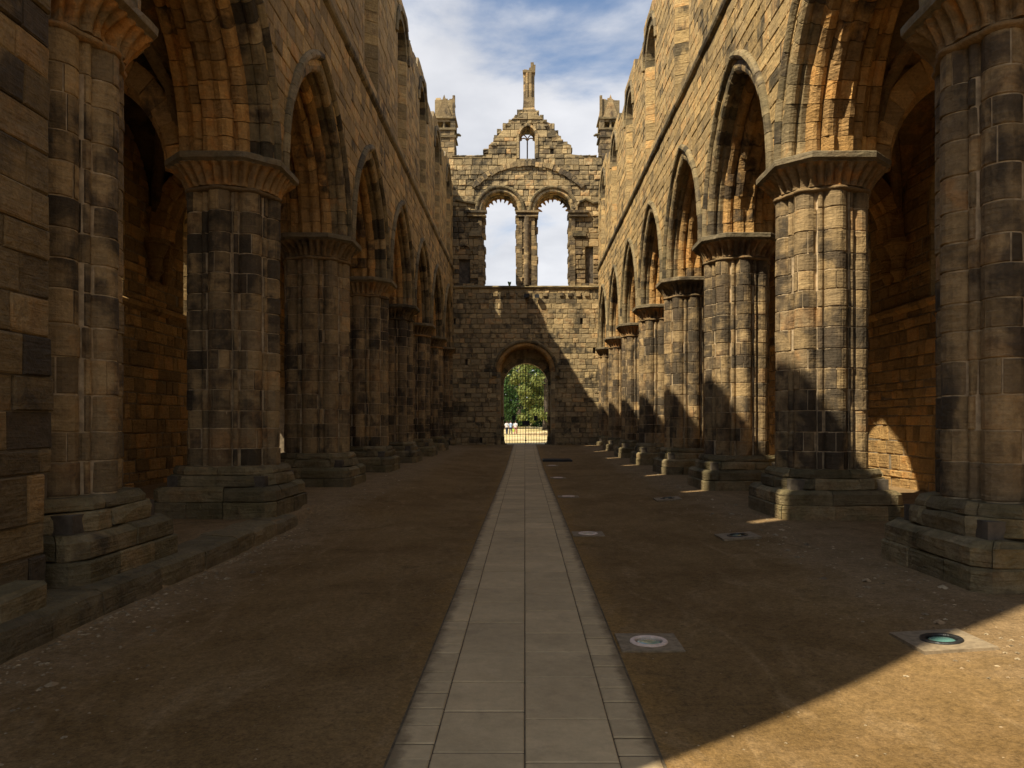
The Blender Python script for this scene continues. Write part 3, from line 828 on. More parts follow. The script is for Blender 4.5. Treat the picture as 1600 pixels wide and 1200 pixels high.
def iw(z, w=2, niche=True, door=1.72, win=1.28, gwin=0.62):
    if z < PT: r = [(-5.9, 5.9)]
    else: r = [(bound(gl, z), bound(gr, z))]
    cuts = []
    h = door if z < 4.6 else math.sqrt(max(0, door**2-(z-4.6)**2))
    if z < 4.6+door and h > 0.05: cuts.append((DC-h, DC+h))
    if SILL < z < WSP+win:
        h = win if z < WSP else math.sqrt(max(0, win**2-(z-WSP)**2))
        if h > 0.05: cuts += [(W1-h, W1+h), (W2-h, W2+h)]
    gs = wz(214); gb = wz(247)
    if gb < z:
        h = arch_w(z, gwin, gs, 0.25)
        if h > 0.03: cuts.append((GX-h, GX+h))
    if niche:
        if SILL+0.25 < z < wz(405): cuts.append((wx(717), wx(734)))
        if SILL+0.3 < z < wz(385): cuts.append((wx(915), wx(927)))
        if wz(240) < z < wz(232): cuts.append((wx(860), wx(865)))
    return subtract(r, cuts)
crit = [4.6, 4.6+1.72, SILL, WSP, WSP+1.28, PT, wz(214), wz(247), wz(214)+math.sqrt(0.87**2-0.0625), wz(405), wz(385), wz(240), wz(232)]
rows = make_rows(-0.2, wz(175), 0.30, crit, rnd, 0.2)
core(rows, lambda z: iw(z, niche=False), fw, 0.30, 1.9).obj('wall_core', M_core, ww)
def ivl(z): return [(max(a, -4.5), min(b_, 4.6)) for a, b_ in iw(z) if min(b_, 4.6) > max(a, -4.5)]
stl = ashlar([r for r in rows if r[1] <= SILL+0.01], ivl, fw, 0.0, 0.34, rnd, 0.28, 0.72, hole=0.02, gap=0.007, bev=0.022, jit=0.014, rough=0.010)
stu = ashlar([r for r in rows if r[1] > SILL+0.01], ivl, fw, 0.06, 0.40, rnd, 0.28, 0.62, hole=0.012, gap=0.009, bev=0.028, jit=0.035, rough=0.02)
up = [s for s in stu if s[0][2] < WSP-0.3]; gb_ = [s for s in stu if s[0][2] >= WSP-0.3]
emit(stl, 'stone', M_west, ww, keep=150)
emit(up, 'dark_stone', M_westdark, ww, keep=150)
emit(gb_, 'gable_stone', M_west, ww, keep=150)
# ragged stones on the gable steps and wall head
rg = []
for tab, sg in ((gl, -1), (gr, 1)):
    for z, x in tab[1:]:
        for q in range(3):
            u = wx(x) + sg*rnd.uniform(-0.3, 0.2); h = rnd.uniform(0.1, 0.25); w = rnd.uniform(0.18, 0.35)
            rg.append(block([(u-w/2, z-0.06), (u+w/2, z-0.06), (u+w/2, z+h), (u-w/2, z+h)], fw, rnd.uniform(0, 0.3), rnd.uniform(0.8, 1.5), rnd, rough=0.04, bev=0.03))
for k in range(60):
    u = rnd.uniform(-4.4, 4.5); w = rnd.uniform(0.2, 0.5)
    if wx(758) < u < wx(898): continue
    rg.append(block([(u-w/2, PT-0.03), (u+w/2, PT-0.03), (u+w/2, PT+rnd.uniform(0.01, 0.09)), (u-w/2, PT+0.03)], fw, rnd.uniform(0, 0.1), 1.2, rnd, rough=0.02))
emit(rg, 'loose_stone', M_hood, ww, keep=60)
# sill string course
s_ = []
x = -4.4
while x < 4.4:
    x1 = min(4.45, x+rnd.uniform(0.7, 1.2)); secs = [(0.05, SILL-0.20), (-0.08, SILL-0.14), (-0.12, SILL-0.06), (-0.05, SILL+0.02), (0.9, SILL+0.05), (0.9, SILL-0.2)]
    v = [(x+0.004, WEST+a, z) for a, z in secs] + [(x1-0.004, WEST+a, z+rnd.uniform(-.01, .01)) for a, z in secs]; n = 6
    s_.append(((x, WEST, SILL), v, [tuple(range(n)), tuple(range(n, 2*n))[::-1]] + [(i, (i+1) % n, n+(i+1) % n, n+i) for i in range(n)])); x = x1
emit(s_, 'sill_stone', M_hood, ww, keep=20)
# row of small square sockets and blocks under the sill
m2 = []
for px_ in range(735, 930, 13):
    if rnd.random() < 0.75:
        u = wx(px_); m2.append(block([(u-0.14, SILL-0.62), (u+0.14, SILL-0.62), (u+0.14, SILL-0.40), (u-0.14, SILL-0.40)], fw, -0.07, 0.1, rnd, rough=0.02))
emit(m2, 'corbel_block', M_westdark, ww, keep=30)
# doorway
dj = []
for sg in (-1, 1):
    z = 0.15
    while z < 4.6:
        h = min(rnd.uniform(0.28, 0.40), 4.6-z)
        if 4.6-z-h < 0.15: h = 4.6-z
        for ta, tb in ((-0.02, 0.55), (0.55, 1.2)):
            q = [(DC+sg*(1.5+rnd.uniform(-.008, .008)), ta), (DC+sg*1.74, ta), (DC+sg*1.74, tb-0.008), (DC+sg*1.5, tb-0.008)]
            v = [fw(u, z+0.006, t_) for u, t_ in q] + [fw(u, z+h-0.006, t_) for u, t_ in q]
            dj.append((fw(DC+sg*1.6, z+h/2, ta), v, [(0,1,2,3), (7,6,5,4), (0,4,5,1), (1,5,6,2), (2,6,7,3), (3,7,4,0)]))
        z += h
emit(dj, 'door_jamb_stone', M_west, ww, keep=60)
emit(ring([(1.76, -0.02), (1.60, -0.04), (1.53, 0.0), (1.50, 0.07), (1.50, 0.40), (1.47, 0.42), (1.47, 1.2), (1.76, 1.2)], 0, fw, DC, 4.6, 10, rnd, rough=0.006), 'door_voussoir', M_arch, ww, keep=20)
emit(ring([(1.96, 0.02), (1.96, -0.09), (1.90, -0.15), (1.82, -0.13), (1.76, -0.06), (1.76, 0.02)], 0, fw, DC, 4.55, 9, rnd, rough=0.006), 'door_hood_stone', M_hood, ww, keep=18)
mb = MB()
for sg in (-1, 1): mb.box(DC+sg*1.86-0.13, DC+sg*1.86+0.13, WEST-0.2, WEST+0.02, 4.36, 4.58, 0.02)
mb.obj('hood_stop', M_hood, ww)
# inner, lower arch that holds the gate
mb = MB(); npt = 24
inn = [(DC-1.36, 0.0)] + [(DC-1.36*math.cos(PI*i/npt), 3.85+1.36*math.sin(PI*i/npt)) for i in range(npt+1)] + [(DC+1.36, 0.0)]
outp = [(DC-1.9, 0.0)] + [(DC-1.9*math.cos(PI*i/npt), 4.6+1.9*math.sin(PI*i/npt)) for i in range(npt+1)] + [(DC+1.9, 0.0)]
n = len(inn)
mb.v = [fw(u, z, 1.2) for u, z in inn] + [fw(u, z, 1.2) for u, z in outp] + [fw(u, z, 1.95) for u, z in inn] + [fw(u, z, 1.95) for u, z in outp]
for i in range(n-1): mb.f += [(i, i+1, n+i+1, n+i), (2*n+i, 3*n+i, 3*n+i+1, 2*n+i+1), (i, 2*n+i, 2*n+i+1, i+1), (n+i, n+i+1, 3*n+i+1, 3*n+i)]
mb.m = [0]*len(mb.f); mb.obj('inner_door_wall', M_order, ww)
emit(ring([(1.36, 1.14), (1.68, 1.14), (1.68, 1.22), (1.36, 1.22)], 0, fw, DC, 3.85, 9, rnd), 'inner_voussoir', M_order, ww, keep=18)
# worn blocks at the door foot
mb_l = []
for sg in (-1, 1):
    for (dx, z0, z1) in ((0.10, 0.2, 0.45), (0.2, 0.2, 0.32), (0.06, 0.45, 0.75), (0.09, 1.2, 1.42), (0.07, 1.75, 1.95)):
        a, b_ = sorted((DC+sg*1.5, DC+sg*(1.36-dx))); mb_l.append(block([(a, z0), (b_, z0), (b_, z1), (a, z1)], fw, 1.0, 1.6, rnd, rough=0.04, bev=0.03))
emit(mb_l, 'worn_block', M_hood, ww, keep=20)
# tall windows: orders, hoods, ragged jambs, cusped fringe
for wi, wc in enumerate((W1, W2)):
    P_ = ring([(1.28, 0.0), (1.16, -0.03), (1.10, 0.02), (1.08, 0.08), (1.10, 0.16), (1.06, 0.20), (1.06, 0.55), (1.30, 0.55)], 0, fw, wc, WSP, 8, rnd, rough=0.006)
    P_ += ring([(1.08, 0.45), (0.985, 0.5), (0.985, 1.15), (1.3, 1.2)], 0, fw, wc, WSP, 8, rnd, rough=0.02)
    emit(P_, 'window_voussoir', M_west, ww, keep=40)
    emit(ring([(1.49, 0.03), (1.49, -0.06), (1.44, -0.13), (1.36, -0.12), (1.29, -0.05), (1.29, 0.03)], 0, fw, wc, WSP, 9, rnd, rough=0.006), 'window_hood_stone', M_hood, ww, keep=20)
    # cusps left of the tracery
    mb = MB(); nc = 9
    for k in range(nc):
        th = math.radians(8 + (164)*(k+0.5)/nc); dth = math.radians(164/nc/2); L_ = rnd.choice([0.04, 0.12, 0.2, 0.27, 0.18, 0.24])
        pts = []
        for (a, r) in ((-1, 1.0), (-0.85, 0.955), (-0.45, 0.945), (-0.25, 0.93-L_*0.6), (rnd.uniform(-.1, .2), 0.93-L_), (0.3, 0.93-L_*0.5), (0.5, 0.945), (0.85, 0.955), (1, 1.0)):
            pts.append((wc+r*math.cos(th+a*dth), WSP+r*math.sin(th+a*dth)))
        n = len(pts); mb.add([fw(u, z, 0.78) for u, z in pts]+[fw(u, z, 1.0) for u, z in pts], [tuple(range(n)), tuple(range(n, 2*n))[::-1]] + [(i, (i+1) % n, n+(i+1) % n, n+i) for i in range(n)])
    mb.obj('cusped_fringe', M_arch, ww)
    jj = []
    for sg in (-1, 1):
        z = SILL; i = 0
        while z < WSP-0.02:
            h = min(rnd.uniform(0.24, 0.34), WSP-z); i += 1
            if WSP-z-h < 0.1: h = WSP-z
            inner = 0.93 + rnd.choice([0, 0.0, -0.01, 0.03]) - (0.04 if i % 3 == 0 else 0)
            if wi == 0 and sg < 0 and 2.2 < z-SILL < 2.9: inner = 1.02
            for (ta, tb, inn_) in ((0.02, 0.45, 1.10 if z > WSP-1.6 else inner+0.05), (0.45, 1.2, inner)):
                q = [(wc+sg*inn_, ta), (wc+sg*1.30, ta), (wc+sg*1.30, tb), (wc+sg*inn_, tb)]
                v = [fw(u, z+0.008, t_+rnd.uniform(-.01, .01)) for u, t_ in q] + [fw(u, z+h-0.008, t_) for u, t_ in q]
                jj.append((fw(wc+sg*1.1, z+h/2, ta), v, [(0,1,2,3), (7,6,5,4), (0,4,5,1), (1,5,6,2), (2,6,7,3), (3,7,4,0)]))
            z += h
    emit(jj, 'window_jamb_stone', M_westdark, ww, keep=60)
# shaft between the windows, flanking pilaster capitals and strings
mb = MB(); mb.tube([(wx(823), WEST+0.03, SILL+0.05), (wx(823), WEST+0.03, WSP-0.35)], 0.17, 14); mb.obj('window_shaft', M_westdark, ww)
for xa, xb in ((733, 757), (809, 838), (892, 916)):
    mb = MB(); a, b_ = wx(xa), wx(xb)
    for z0, z1, p in ((WSP-0.36, WSP-0.28, 0.10), (WSP-0.28, WSP-0.14, 0.04), (WSP-0.14, WSP, 0.14)): mb.box(a-p, b_+p, WEST-p, WEST+0.3, z0+0.003, z1-0.003, 0.01)
    mb.obj('window_capital', M_westdark, ww)
for xa, xb in ((733, 752), (895, 915)):
    mb = MB(); mb.box(wx(xa), wx(xb), WEST-0.08, WEST+0.2, wz(369), wz(364), 0.01); mb.box(wx(xa)+.05, wx(xb)-.05, WEST-0.04, WEST+0.2, wz(364)+.003, wz(361), 0.01); mb.obj('string_block', M_hood, ww)
# string linking the window hoods to the side walls
for (xa, ya, xb, yb) in ((712, 312, 745, 318), (898, 326, 905, 316), (905, 316, 916, 311), (916, 311, 928, 317), (928, 317, 935, 316)):
    mb = MB(); mb.tube([(wx(xa), WEST-0.02, wz(ya)), (wx(xb), WEST-0.02, wz(yb))], 0.09, 6); mb.obj('string_moulding', M_hood, ww)
# blind arch of the left niche and right niche
emit(ring([(0.48, 0.08), (0.48, -0.02), (0.36, -0.02), (0.36, 0.08)], 0, fw, wx(726), wz(393), 4, rnd), 'niche_voussoir', M_westdark, ww, keep=10)
# relieving arch
zc = wz(250)-4.75
s0 = math.acos(0.72)/(PI/2)
emit(ring([(4.72, 0.12), (4.72, -0.02), (4.40, -0.05), (4.38, 0.12)], 0, fw, wx(825), zc, 17, rnd, s0=s0, rough=0.03, jit=0.03), 'relieving_arch_stone', M_westdark, ww, keep=40)
# gable window frame and tracery
gs, gb = wz(214), wz(247)
P_ = ring([(0.64, 0.0), (0.50, 0.0), (0.44, 0.3), (0.44, 0.9), (0.64, 0.9)], 0.25, fw, GX, gs, 5, rnd, rough=0.01)
for sg in (-1, 1):
    for k in range(4):
        z0 = gb + (gs-gb)*k/4; z1 = gb + (gs-gb)*(k+1)/4; q = [(GX+sg*0.50, 0.0), (GX+sg*0.64, 0.0), (GX+sg*0.64, 0.9), (GX+sg*0.44, 0.9), (GX+sg*0.44, 0.3)]
        v = [fw(u, z0+.006, t_) for u, t_ in q]+[fw(u, z1-.006, t_) for u, t_ in q]; n = 5
        P_.append((fw(GX, z0, 0), v, [tuple(range(n)), tuple(range(n, 2*n))[::-1]] + [(i, (i+1) % n, n+(i+1) % n, n+i) for i in range(n)]))
emit(P_, 'gable_window_stone', M_west, ww, keep=20)
mb = MB()
def bar(p, q, r=0.035): mb.tube([fw(p[0], p[1], 0.7), fw(q[0], q[1], 0.7)], r, 6)
bar((GX, gb), (GX, gs+0.02), 0.04)
def arc(cx_, cz_, r, a0, a1, n=8):
    pts = [fw(cx_+r*math.cos(math.radians(a0+(a1-a0)*i/n)), cz_+r*math.sin(math.radians(a0+(a1-a0)*i/n)), 0.7) for i in range(n+1)]; mb.tube(pts, 0.035, 6)
arc(GX-0.44, gs, 0.44, 0, 62); arc(GX+0.44, gs, 0.44, 180, 118)
arc(GX, gs, 0.44, 180, 122); arc(GX, gs, 0.44, 0, 58)
for sg in (-1, 1): arc(GX+sg*0.22, gs-0.02, 0.20, 20, 160, 6)
mb.obj('tracery', M_arch, ww)
mb = MB(); mb.box(wx(716), wx(726), WEST+0.3, WEST+0.35, SILL+0.3, SILL+0.32); 
# gable top: corbelled foot and the surviving chimney-like turret shaft
TX = wx(826.5)
tp = thing('gable_pinnacle', 'slender fluted stone pinnacle with broken top rising from the gable', 'pinnacle', (TX, WEST+0.55, wz(176)))
mb = MB(); H = wz(105)-wz(176)
for k in range(3): mb.box(-0.50+0.07*k, 0.48-0.07*k, -0.45+0.06*k, 0.45-0.06*k, -0.05+0.16*k, 0.10+0.16*k, 0.03)
mb.obj('foot', M_west, tp)
mb = MB(); mb.box(-0.34, 0.34, -0.34, 0.34, 0.42, 1.0, 0.012); mb.obj('plain_stage', M_westdark, tp)
for a in range(8):
    mb = MB(); th = a*PI/4+PI/8
    z = 1.0
    while z < H-0.25:
        z1 = min(z+0.42, H-0.2); mb.tube([(0.25*math.cos(th), 0.25*math.sin(th), z+0.004), (0.25*math.cos(th), 0.25*math.sin(th), z1-0.004)], 0.105, 8); z = z1
    mb.obj('shaft', M_westdark, tp)
mb = MB(); mb.tube([(0, 0, 0.95), (0, 0, H-0.2)], 0.24, 8); mb.obj('shaft_core', M_core, tp)
mb = MB(); mb.box(-0.36, 0.36, -0.34, 0.34, H-0.22, H-0.06, 0.03)
for dx, h in ((-0.2, 0.08), (0.08, 0.2), (0.2, 0.5), (0.28, 0.36)): mb.box(dx-0.08, dx+0.1, -0.2, 0.2, H-0.07, H-0.04+h, 0.02)
mb.obj('broken_top', M_westdark, tp)

# corner turrets
def turret(cx_, cyo, label, gmir):
    zb, zt = 11.0, wz(149)
    t_ = thing('corner_turret', label, 'turret', (cx_, WEST+cyo, 0), group='corner turrets of the west front')
    hw = 0.64
    rnd_ = random.Random(int(cx_*10))
    st_ = []
    faces = [lambda u, z, t: (u, -hw+t, z), lambda u, z, t: (hw-t, u, z), lambda u, z, t: (-hw+t, u, z)]
    zs1 = wz(199); zs2 = wz(182)
    mb_ = MB(); mb_.box(-hw+.02, hw-.02, -hw+.02, hw-.02, zb, zs1-0.02); mb_.obj('turret_core', M_core, t_)
    for f_ in faces: st_ += ashlar(make_rows(zb, zs1, 0.34, [], rnd_), lambda z: [(-hw, hw)], f_, 0, 0.1, rnd_, 0.3, 0.7, jit=0.02, rough=0.012, bev=0.025)
    emit(st_, 'stone', M_westdark, t_, keep=0)
    for zz, p in ((wz(211), 0.09), (zs1, 0.07), (zs2, 0.10)):
        m_ = MB(); m_.box(-hw-p, hw+p, -hw-p, hw+p, zz-0.05, zz+0.06, 0.02); m_.obj('string_course', M_hood, t_)
    m_ = MB()                                    # belfry piers and little columns
    for a in (-1, 1):
        for b2 in (-1, 1): m_.box(a*hw*0.82-0.14, a*hw*0.82+0.14, b2*hw*0.82-0.14, b2*hw*0.82+0.14, zs1+0.06, zs2-0.05, 0.01)
    for a, b2 in ((0, -1), (0, 1), (1, 0), (-1, 0)): m_.tube([(a*hw*0.85, b2*hw*0.85, zs1+0.06), (a*hw*0.85, b2*hw*0.85, zs2-0.05)], 0.07, 8)
    m_.box(-hw+0.03, hw-0.03, -hw+0.03, hw-0.03, zs2-0.20, zs2-0.051, 0)
    m_.obj('belfry_arcade', M_west, t_)
    m_ = MB(); m_.box(-0.2, 0.2, -0.2, 0.2, zs1+0.06, zs2-0.05); m_.obj('belfry_core', M_core, t_)
    z0 = zs2+0.06; q = hw-0.10
    m_ = MB(); m_.box(-q, q, -q, q, z0, zt-0.12, 0.02)
    for k in range(6):
        x = rnd_.uniform(-q, q-0.2); m_.box(x, x+rnd_.uniform(0.12, 0.3), -q+0.02, q-0.02, zt-0.13, zt-0.12+rnd_.uniform(0.03, 0.14), 0.02)
    m_.obj('parapet', M_west, t_)
    for (dx, dy) in ((0, -1), (gmir, 0)):             # gablets leaning on the parapet
        m_ = MB(); p = [(-0.46, z0), (0.46, z0), (0.0, zt+0.22)]
        f_ = (lambda u, z, d: (u, dy*(q+d), z)) if dx == 0 else (lambda u, z, d: (dx*(q+d), u, z))
        m_.add([f_(u, z, 0.12 if z < z0+0.1 else -0.02) for u, z in p]+[f_(u, z, -0.12) for u, z in p], [(0,1,2), (5,4,3), (0,3,4,1), (1,4,5,2), (2,5,3,0)]); m_.obj('gablet', M_westdark, t_)
    m_ = MB(); x = gmir*(hw-0.06); m_.box(x-0.07, x+0.07, -hw, -hw+0.14, z0, zt+0.12, 0.01); m_.obj('corner_pin', M_westdark, t_)
    m_ = MB(); gx = gmir*hw; m_.tube([(gx, -0.2, wz(204)), (gx+gmir*0.22, -0.25, wz(204.5)), (gx+gmir*0.34, -0.25, wz(206))], [0.10, 0.09, 0.05], 7); m_.obj('gargoyle', M_hood, t_)
turret(wx(693), 0.9, 'square stone corner turret with little belfry above the left wall', 1)
turret(wx(955), 0.9, 'square stone corner turret with little belfry above the right wall', -1)

# gate
gt = thing('iron_gate', 'tall black iron grid gate of many bars filling the round doorway', 'gate', (DC, WEST+1.45, 0.24))
def gate_h(x): return 3.61 + math.sqrt(max(0, 1.35**2-x*x))
nb_ = 16
for i in range(nb_+1):
    x = -1.33 + 2.66*i/nb_; th_ = 0.022 if abs(x) < 0.01 else 0.011
    mb = MB(); mb.box(x-th_, x+th_, -0.015, 0.015, 0.06, gate_h(x)); mb.obj('upright_bar', M_iron, gt)
z = 0.28
while z < 4.9:
    w = 1.34 if z < 3.61 else math.sqrt(max(0.01, 1.35**2-(z-3.61)**2))
    mb = MB(); h_ = 0.018 if z < 1.2 else 0.009
    mb.box(-w, w, -0.024, -0.006, z-h_, z+h_); mb.obj('cross_bar', M_iron, gt); z += 0.36 if z < 1.3 else 0.235
for x, z, w, h in ((-0.72, 1.62, 0.11, 0.15), (0.62, 1.62, 0.11, 0.15)):
    mb = MB(); mb.box(x-w, x+w, -0.06, -0.03, z-h, z+h); mb.obj('notice_plate', M_plate, gt)
mb = MB(); mb.box(-0.22, 0.24, -0.07, -0.03, 1.17, 1.46); mb.obj('lock_plate', M_plate, gt)
mb = MB(); mb.box(-0.03, 0.03, -0.07, -0.03, 0.2, 0.5); mb.box(-0.05, 0.05, -0.08, -0.03, 0.2, 0.28); mb.obj('drop_bolt', M_iron, gt)

# two little floodlights under the sill
for x, lab in ((823, 'small dark floodlight fixed under the window sill, above the door centre'), (839, 'small dark floodlight fixed under the window sill, next to the right window')):
    fl = thing('floodlight', lab, 'lamp', (wx(x), WEST-0.12, wz(463)), group='floodlights on the west wall')
    mb = MB(); mb.box(-0.13, 0.13, -0.22, -0.02, -0.12, 0.08, 0.015); mb.obj('housing', M_plate, fl)
    mb = MB(); mb.box(-0.03, 0.03, -0.05, 0.12, 0.06, 0.13); mb.obj('bracket', M_iron, fl)
# weed on the sill
mb = MB()
for k in range(40):
    a = R0.uniform(0, 2*PI); h = R0.uniform(0.1, 0.3); x, y = math.cos(a)*h*0.35, math.sin(a)*h*0.2
    mb.add([(x*.2-0.02, y*.2, 0), (x*.2+0.02, y*.2, 0), (x+0.03, y, h), (x-0.02, y, h*0.9)], [(0,1,2,3)])
M_leaf = plain('weed_leaf', (0.10, 0.17, 0.04), 0.7, 0.4, 20)
wd = mb.obj('weed_plant', M_leaf, None, (wx(796), WEST+0.3, SILL+0.04)); tag(wd, 'little green weed growing on the sill of the left tall window', 'plant')

# ------------------------------------------------------------------ crossing piers beside the camera and the choir behind it
for side, y0, y1, lab in ((-1, 0.1, 2.7, 'huge square crossing pier where the left nave wall ends'), (1, 0.1, 2.7, 'huge square crossing pier where the right nave wall ends'),
                     (1, -11, -8.6, 'square crossing pier behind the camera on the right'), (-1, -11.4, -9.2, 'square crossing pier behind the camera on the left')):
    cp = thing('crossing_pier', lab, 'pier', (NX+side*5.15, (y0+y1)/2, 0), group='piers of the crossing')
    mb = MB(); mb.box(-0.88, 0.88, -(y1-y0)/2, (y1-y0)/2, -0.5, 23.0); mb.obj('pier_core', M_block, cp)

# ------------------------------------------------------------------ central path
pth = bpy.data.objects.new('path', None); C.objects.link(pth); pth['kind'] = 'structure'
rnd = random.Random(4)
def pz(y): return centre_z(min(y, WEST-0.001))
mb = MB(); BEDY = [1.5+i for i in range(45)]+[WEST, WEST+1.6]
mb.add([(q*0.70, y_, pz(min(y_, WEST-0.01))+0.019) for y_ in BEDY for q in (-1, 1)], [(2*i, 2*i+1, 2*i+3, 2*i+2) for i in range(len(BEDY)-1)])
mb.obj('sand_bed', M_joint, pth)
def slab(x0, x1, y0, y1, lift):
    g, gy, bv = 0.002, 0.009, 0.006; h = 0.028+lift; v = []
    for (k, dz) in ((g, -0.03), (g, h-bv), (g+bv, h)):
        for (x, y) in ((x0+k, y0+k+gy-g), (x1-k, y0+k+gy-g), (x1-k, y1-k-gy+g), (x0+k, y1-k-gy+g)): v.append((x, y, pz(y)+dz))
    return (((x0+x1)/2, (y0+y1)/2, pz(y0)), v, [(8,9,10,11), (0,1,5,4), (1,2,6,5), (2,3,7,6), (3,0,4,7), (4,5,9,8), (5,6,10,9), (6,7,11,10), (7,4,8,11)])
sl = []; ed = []
for (x0, x1) in ((-0.474, -0.002), (0.002, 0.474)):
    y = 2.6
    while y < WEST+1.4:
        L_ = rnd.choice([0.50, 0.56, 0.62, 0.66, 0.72, 0.78, 0.86]); sl.append(slab(x0, x1, y, y+L_, rnd.uniform(-0.003, 0.003))); y += L_
for (x0, x1) in ((-0.688, -0.477), (0.477, 0.688)):
    y = 2.6+rnd.uniform(0, 0.2)
    while y < WEST+1.4:
        L_ = rnd.uniform(0.17, 0.27); ed.append(slab(x0, x1, y, y+L_, rnd.uniform(-0.004, 0.004))); y += L_
emit(sl, 'slab', M_flag, pth, keep=130)
emit(ed, 'edging_slab', M_flag, pth, keep=150)

# ------------------------------------------------------------------ kerb on the left
kb = bpy.data.objects.new('kerb', None); C.objects.link(kb); kb['kind'] = 'structure'
ks = []; y = 2.6
while y < 12.9:
    L_ = rnd.uniform(0.55, 1.15); top = 0.085 + rnd.uniform(-0.012, 0.01) - 0.05*sstep(11, 13, y); xo = rnd.uniform(-0.015, 0.015)
    fk = lambda u, z, t, xo=xo: (NX-3.87+xo-t, u, z)
    # stone as a lump with a worn front edge
    v = []; nn = 5
    prof_ = [(0.0, -0.35), (0.01, top-0.10), (0.03, top-0.03), (0.09, top), (0.50, top+0.01), (0.50, -0.35)]
    for i in range(nn):
        u = y+0.004 + (L_-0.008)*i/(nn-1)
        for (t_, z_) in prof_:
            q = mnoise.noise((u*3, z_*5, t_*3)); v.append(fk(u, z_+0.02*q*(z_ > 0), t_+0.03*q+(0.006 if i in (0, nn-1) and t_ < .1 else 0)))
    n = len(prof_); f = [tuple(range(n)), tuple(range((nn-1)*n, nn*n))[::-1]]
    for i in range(nn-1): f += [(i*n+q, i*n+(q+1) % n, (i+1)*n+(q+1) % n, (i+1)*n+q) for q in range(n)]
    ks.append((fk(y+L_/2, top, 0), v, f)); y += L_
emit(ks, 'kerb_stone', M_kerb, kb, keep=40)

# ------------------------------------------------------------------ ground lights
M_ring = plain('pink_stone_ring', (0.80, 0.62, 0.48), 0.6, 0.12, 30)
M_sur = plain('grey_surround', (0.27, 0.205, 0.12), 0.85, 0.25, 18)
M_dring = plain('dark_metal_ring', (0.06, 0.06, 0.055), 0.4, 0.2, 20, metal=0.6)
m, t = nt('green_glass'); b = NB(t); bs = b.n('ShaderNodeBsdfPrincipled'); bs.inputs['Base Color'].default_value = (0.15, 0.33, 0.27, 1); bs.inputs['Roughness'].default_value = 0.08
bs.inputs['Coat Weight'].default_value = 0.6; o_ = b.n('ShaderNodeOutputMaterial'); b.l(bs.outputs[0], o_.inputs[0]); M_glass = m
lights = [(0.955, 5.92, 0, 'round glass ground light in a square stone surround beside the path, front of its row'),
          (0.955, 11.6, 0, 'second round ground light along the right edge of the path'),
          (0.985, 17.4, 0, 'third round ground light along the right edge of the path'),
          (1.01, 23.3, 0, 'fourth round ground light along the right edge of the path'),
          (1.04, 29.3, 0, 'fifth round ground light along the path edge, near the dark cover'),
          (3.05, 5.62, 1, 'green glass ground light at the edge of the sunlit earth, dark metal ring'),
          (2.99, 10.8, 1, 'ground light in the grit beside the second pier of the right row'),
          (2.99, 16.1, 1, 'ground light in the grit beside the third pier of the right row')]
for (x, y, dk, lab) in lights:
    z = ground_z(x, y) if dk else pz(y)
    sl_y = (ground_z(x, y+0.3)-ground_z(x, y-0.3))/0.6; sl_x = (ground_z(x+0.3, y)-ground_z(x-0.3, y))/0.6 if dk else 0
    L_ = thing('ground_light', lab, 'ground light', (x, y, z+0.004), group='round lights set in the ground')
    L_.rotation_euler = (math.atan(sl_y), -math.atan(sl_x), 0)
    h = 0.235 if not dk else 0.26
    # square surround with a round hole: ring of quads
    mb = MB(); n = 32; v = []
    for i in range(n):
        a = 2*PI*i/n; r = 0.143; v.append((r*math.cos(a), r*math.sin(a), 0.022))
    for i in range(n):
        a = 2*PI*i/n; r = h/max(abs(math.cos(a)), abs(math.sin(a))); v.append((r*math.cos(a), r*math.sin(a), 0.022))
    for i in range(n):
        a = 2*PI*i/n; r = h/max(abs(math.cos(a)), abs(math.sin(a))); v.append((r*math.cos(a), r*math.sin(a), -0.06))
    mb.add(v, [(i, (i+1) % n, n+(i+1) % n, n+i) for i in range(n)]+[(n+i, n+(i+1) % n, 2*n+(i+1) % n, 2*n+i) for i in range(n)])
    mb.obj('surround', M_sur, L_)
    rr = [[(r*math.cos(2*PI*i/n), r*math.sin(2*PI*i/n), zz) for i in range(n)] for r, zz in ((0.146, 0.0), (0.146, 0.028), (0.140, 0.034), (0.110, 0.034), (0.106, 0.026), (0.106, 0.0))]
    loft(rr, False, False).obj('rim', M_ring if not dk else M_dring, L_)
    rr = [[(r*math.cos(2*PI*i/n), r*math.sin(2*PI*i/n), zz) for i in range(n)] for r, zz in ((0.107, 0.014), (0.08, 0.022), (0.04, 0.026), (0.01, 0.027))]
    loft(rr, True, True).obj('lens', M_glass, L_, smooth=True)
# dark flat grating
mb = MB(); dx, dy = 1.35, 32.3
dg = thing('drain_cover', 'flat dark metal cover lying on the earth right of the path near the door', 'cover', (dx, dy, pz(dy)+0.02))
mb = MB(); mb.box(-0.61, 0.61, -0.7, 0.7, -0.03, 0.05); mb.obj('plate', M_plate, dg)
for k in range(6):
    mb = MB(); mb.box(-0.57, 0.57, -0.65+0.22*k, -0.55+0.22*k, 0.051, 0.06); mb.obj('tread_bar', M_iron, dg)

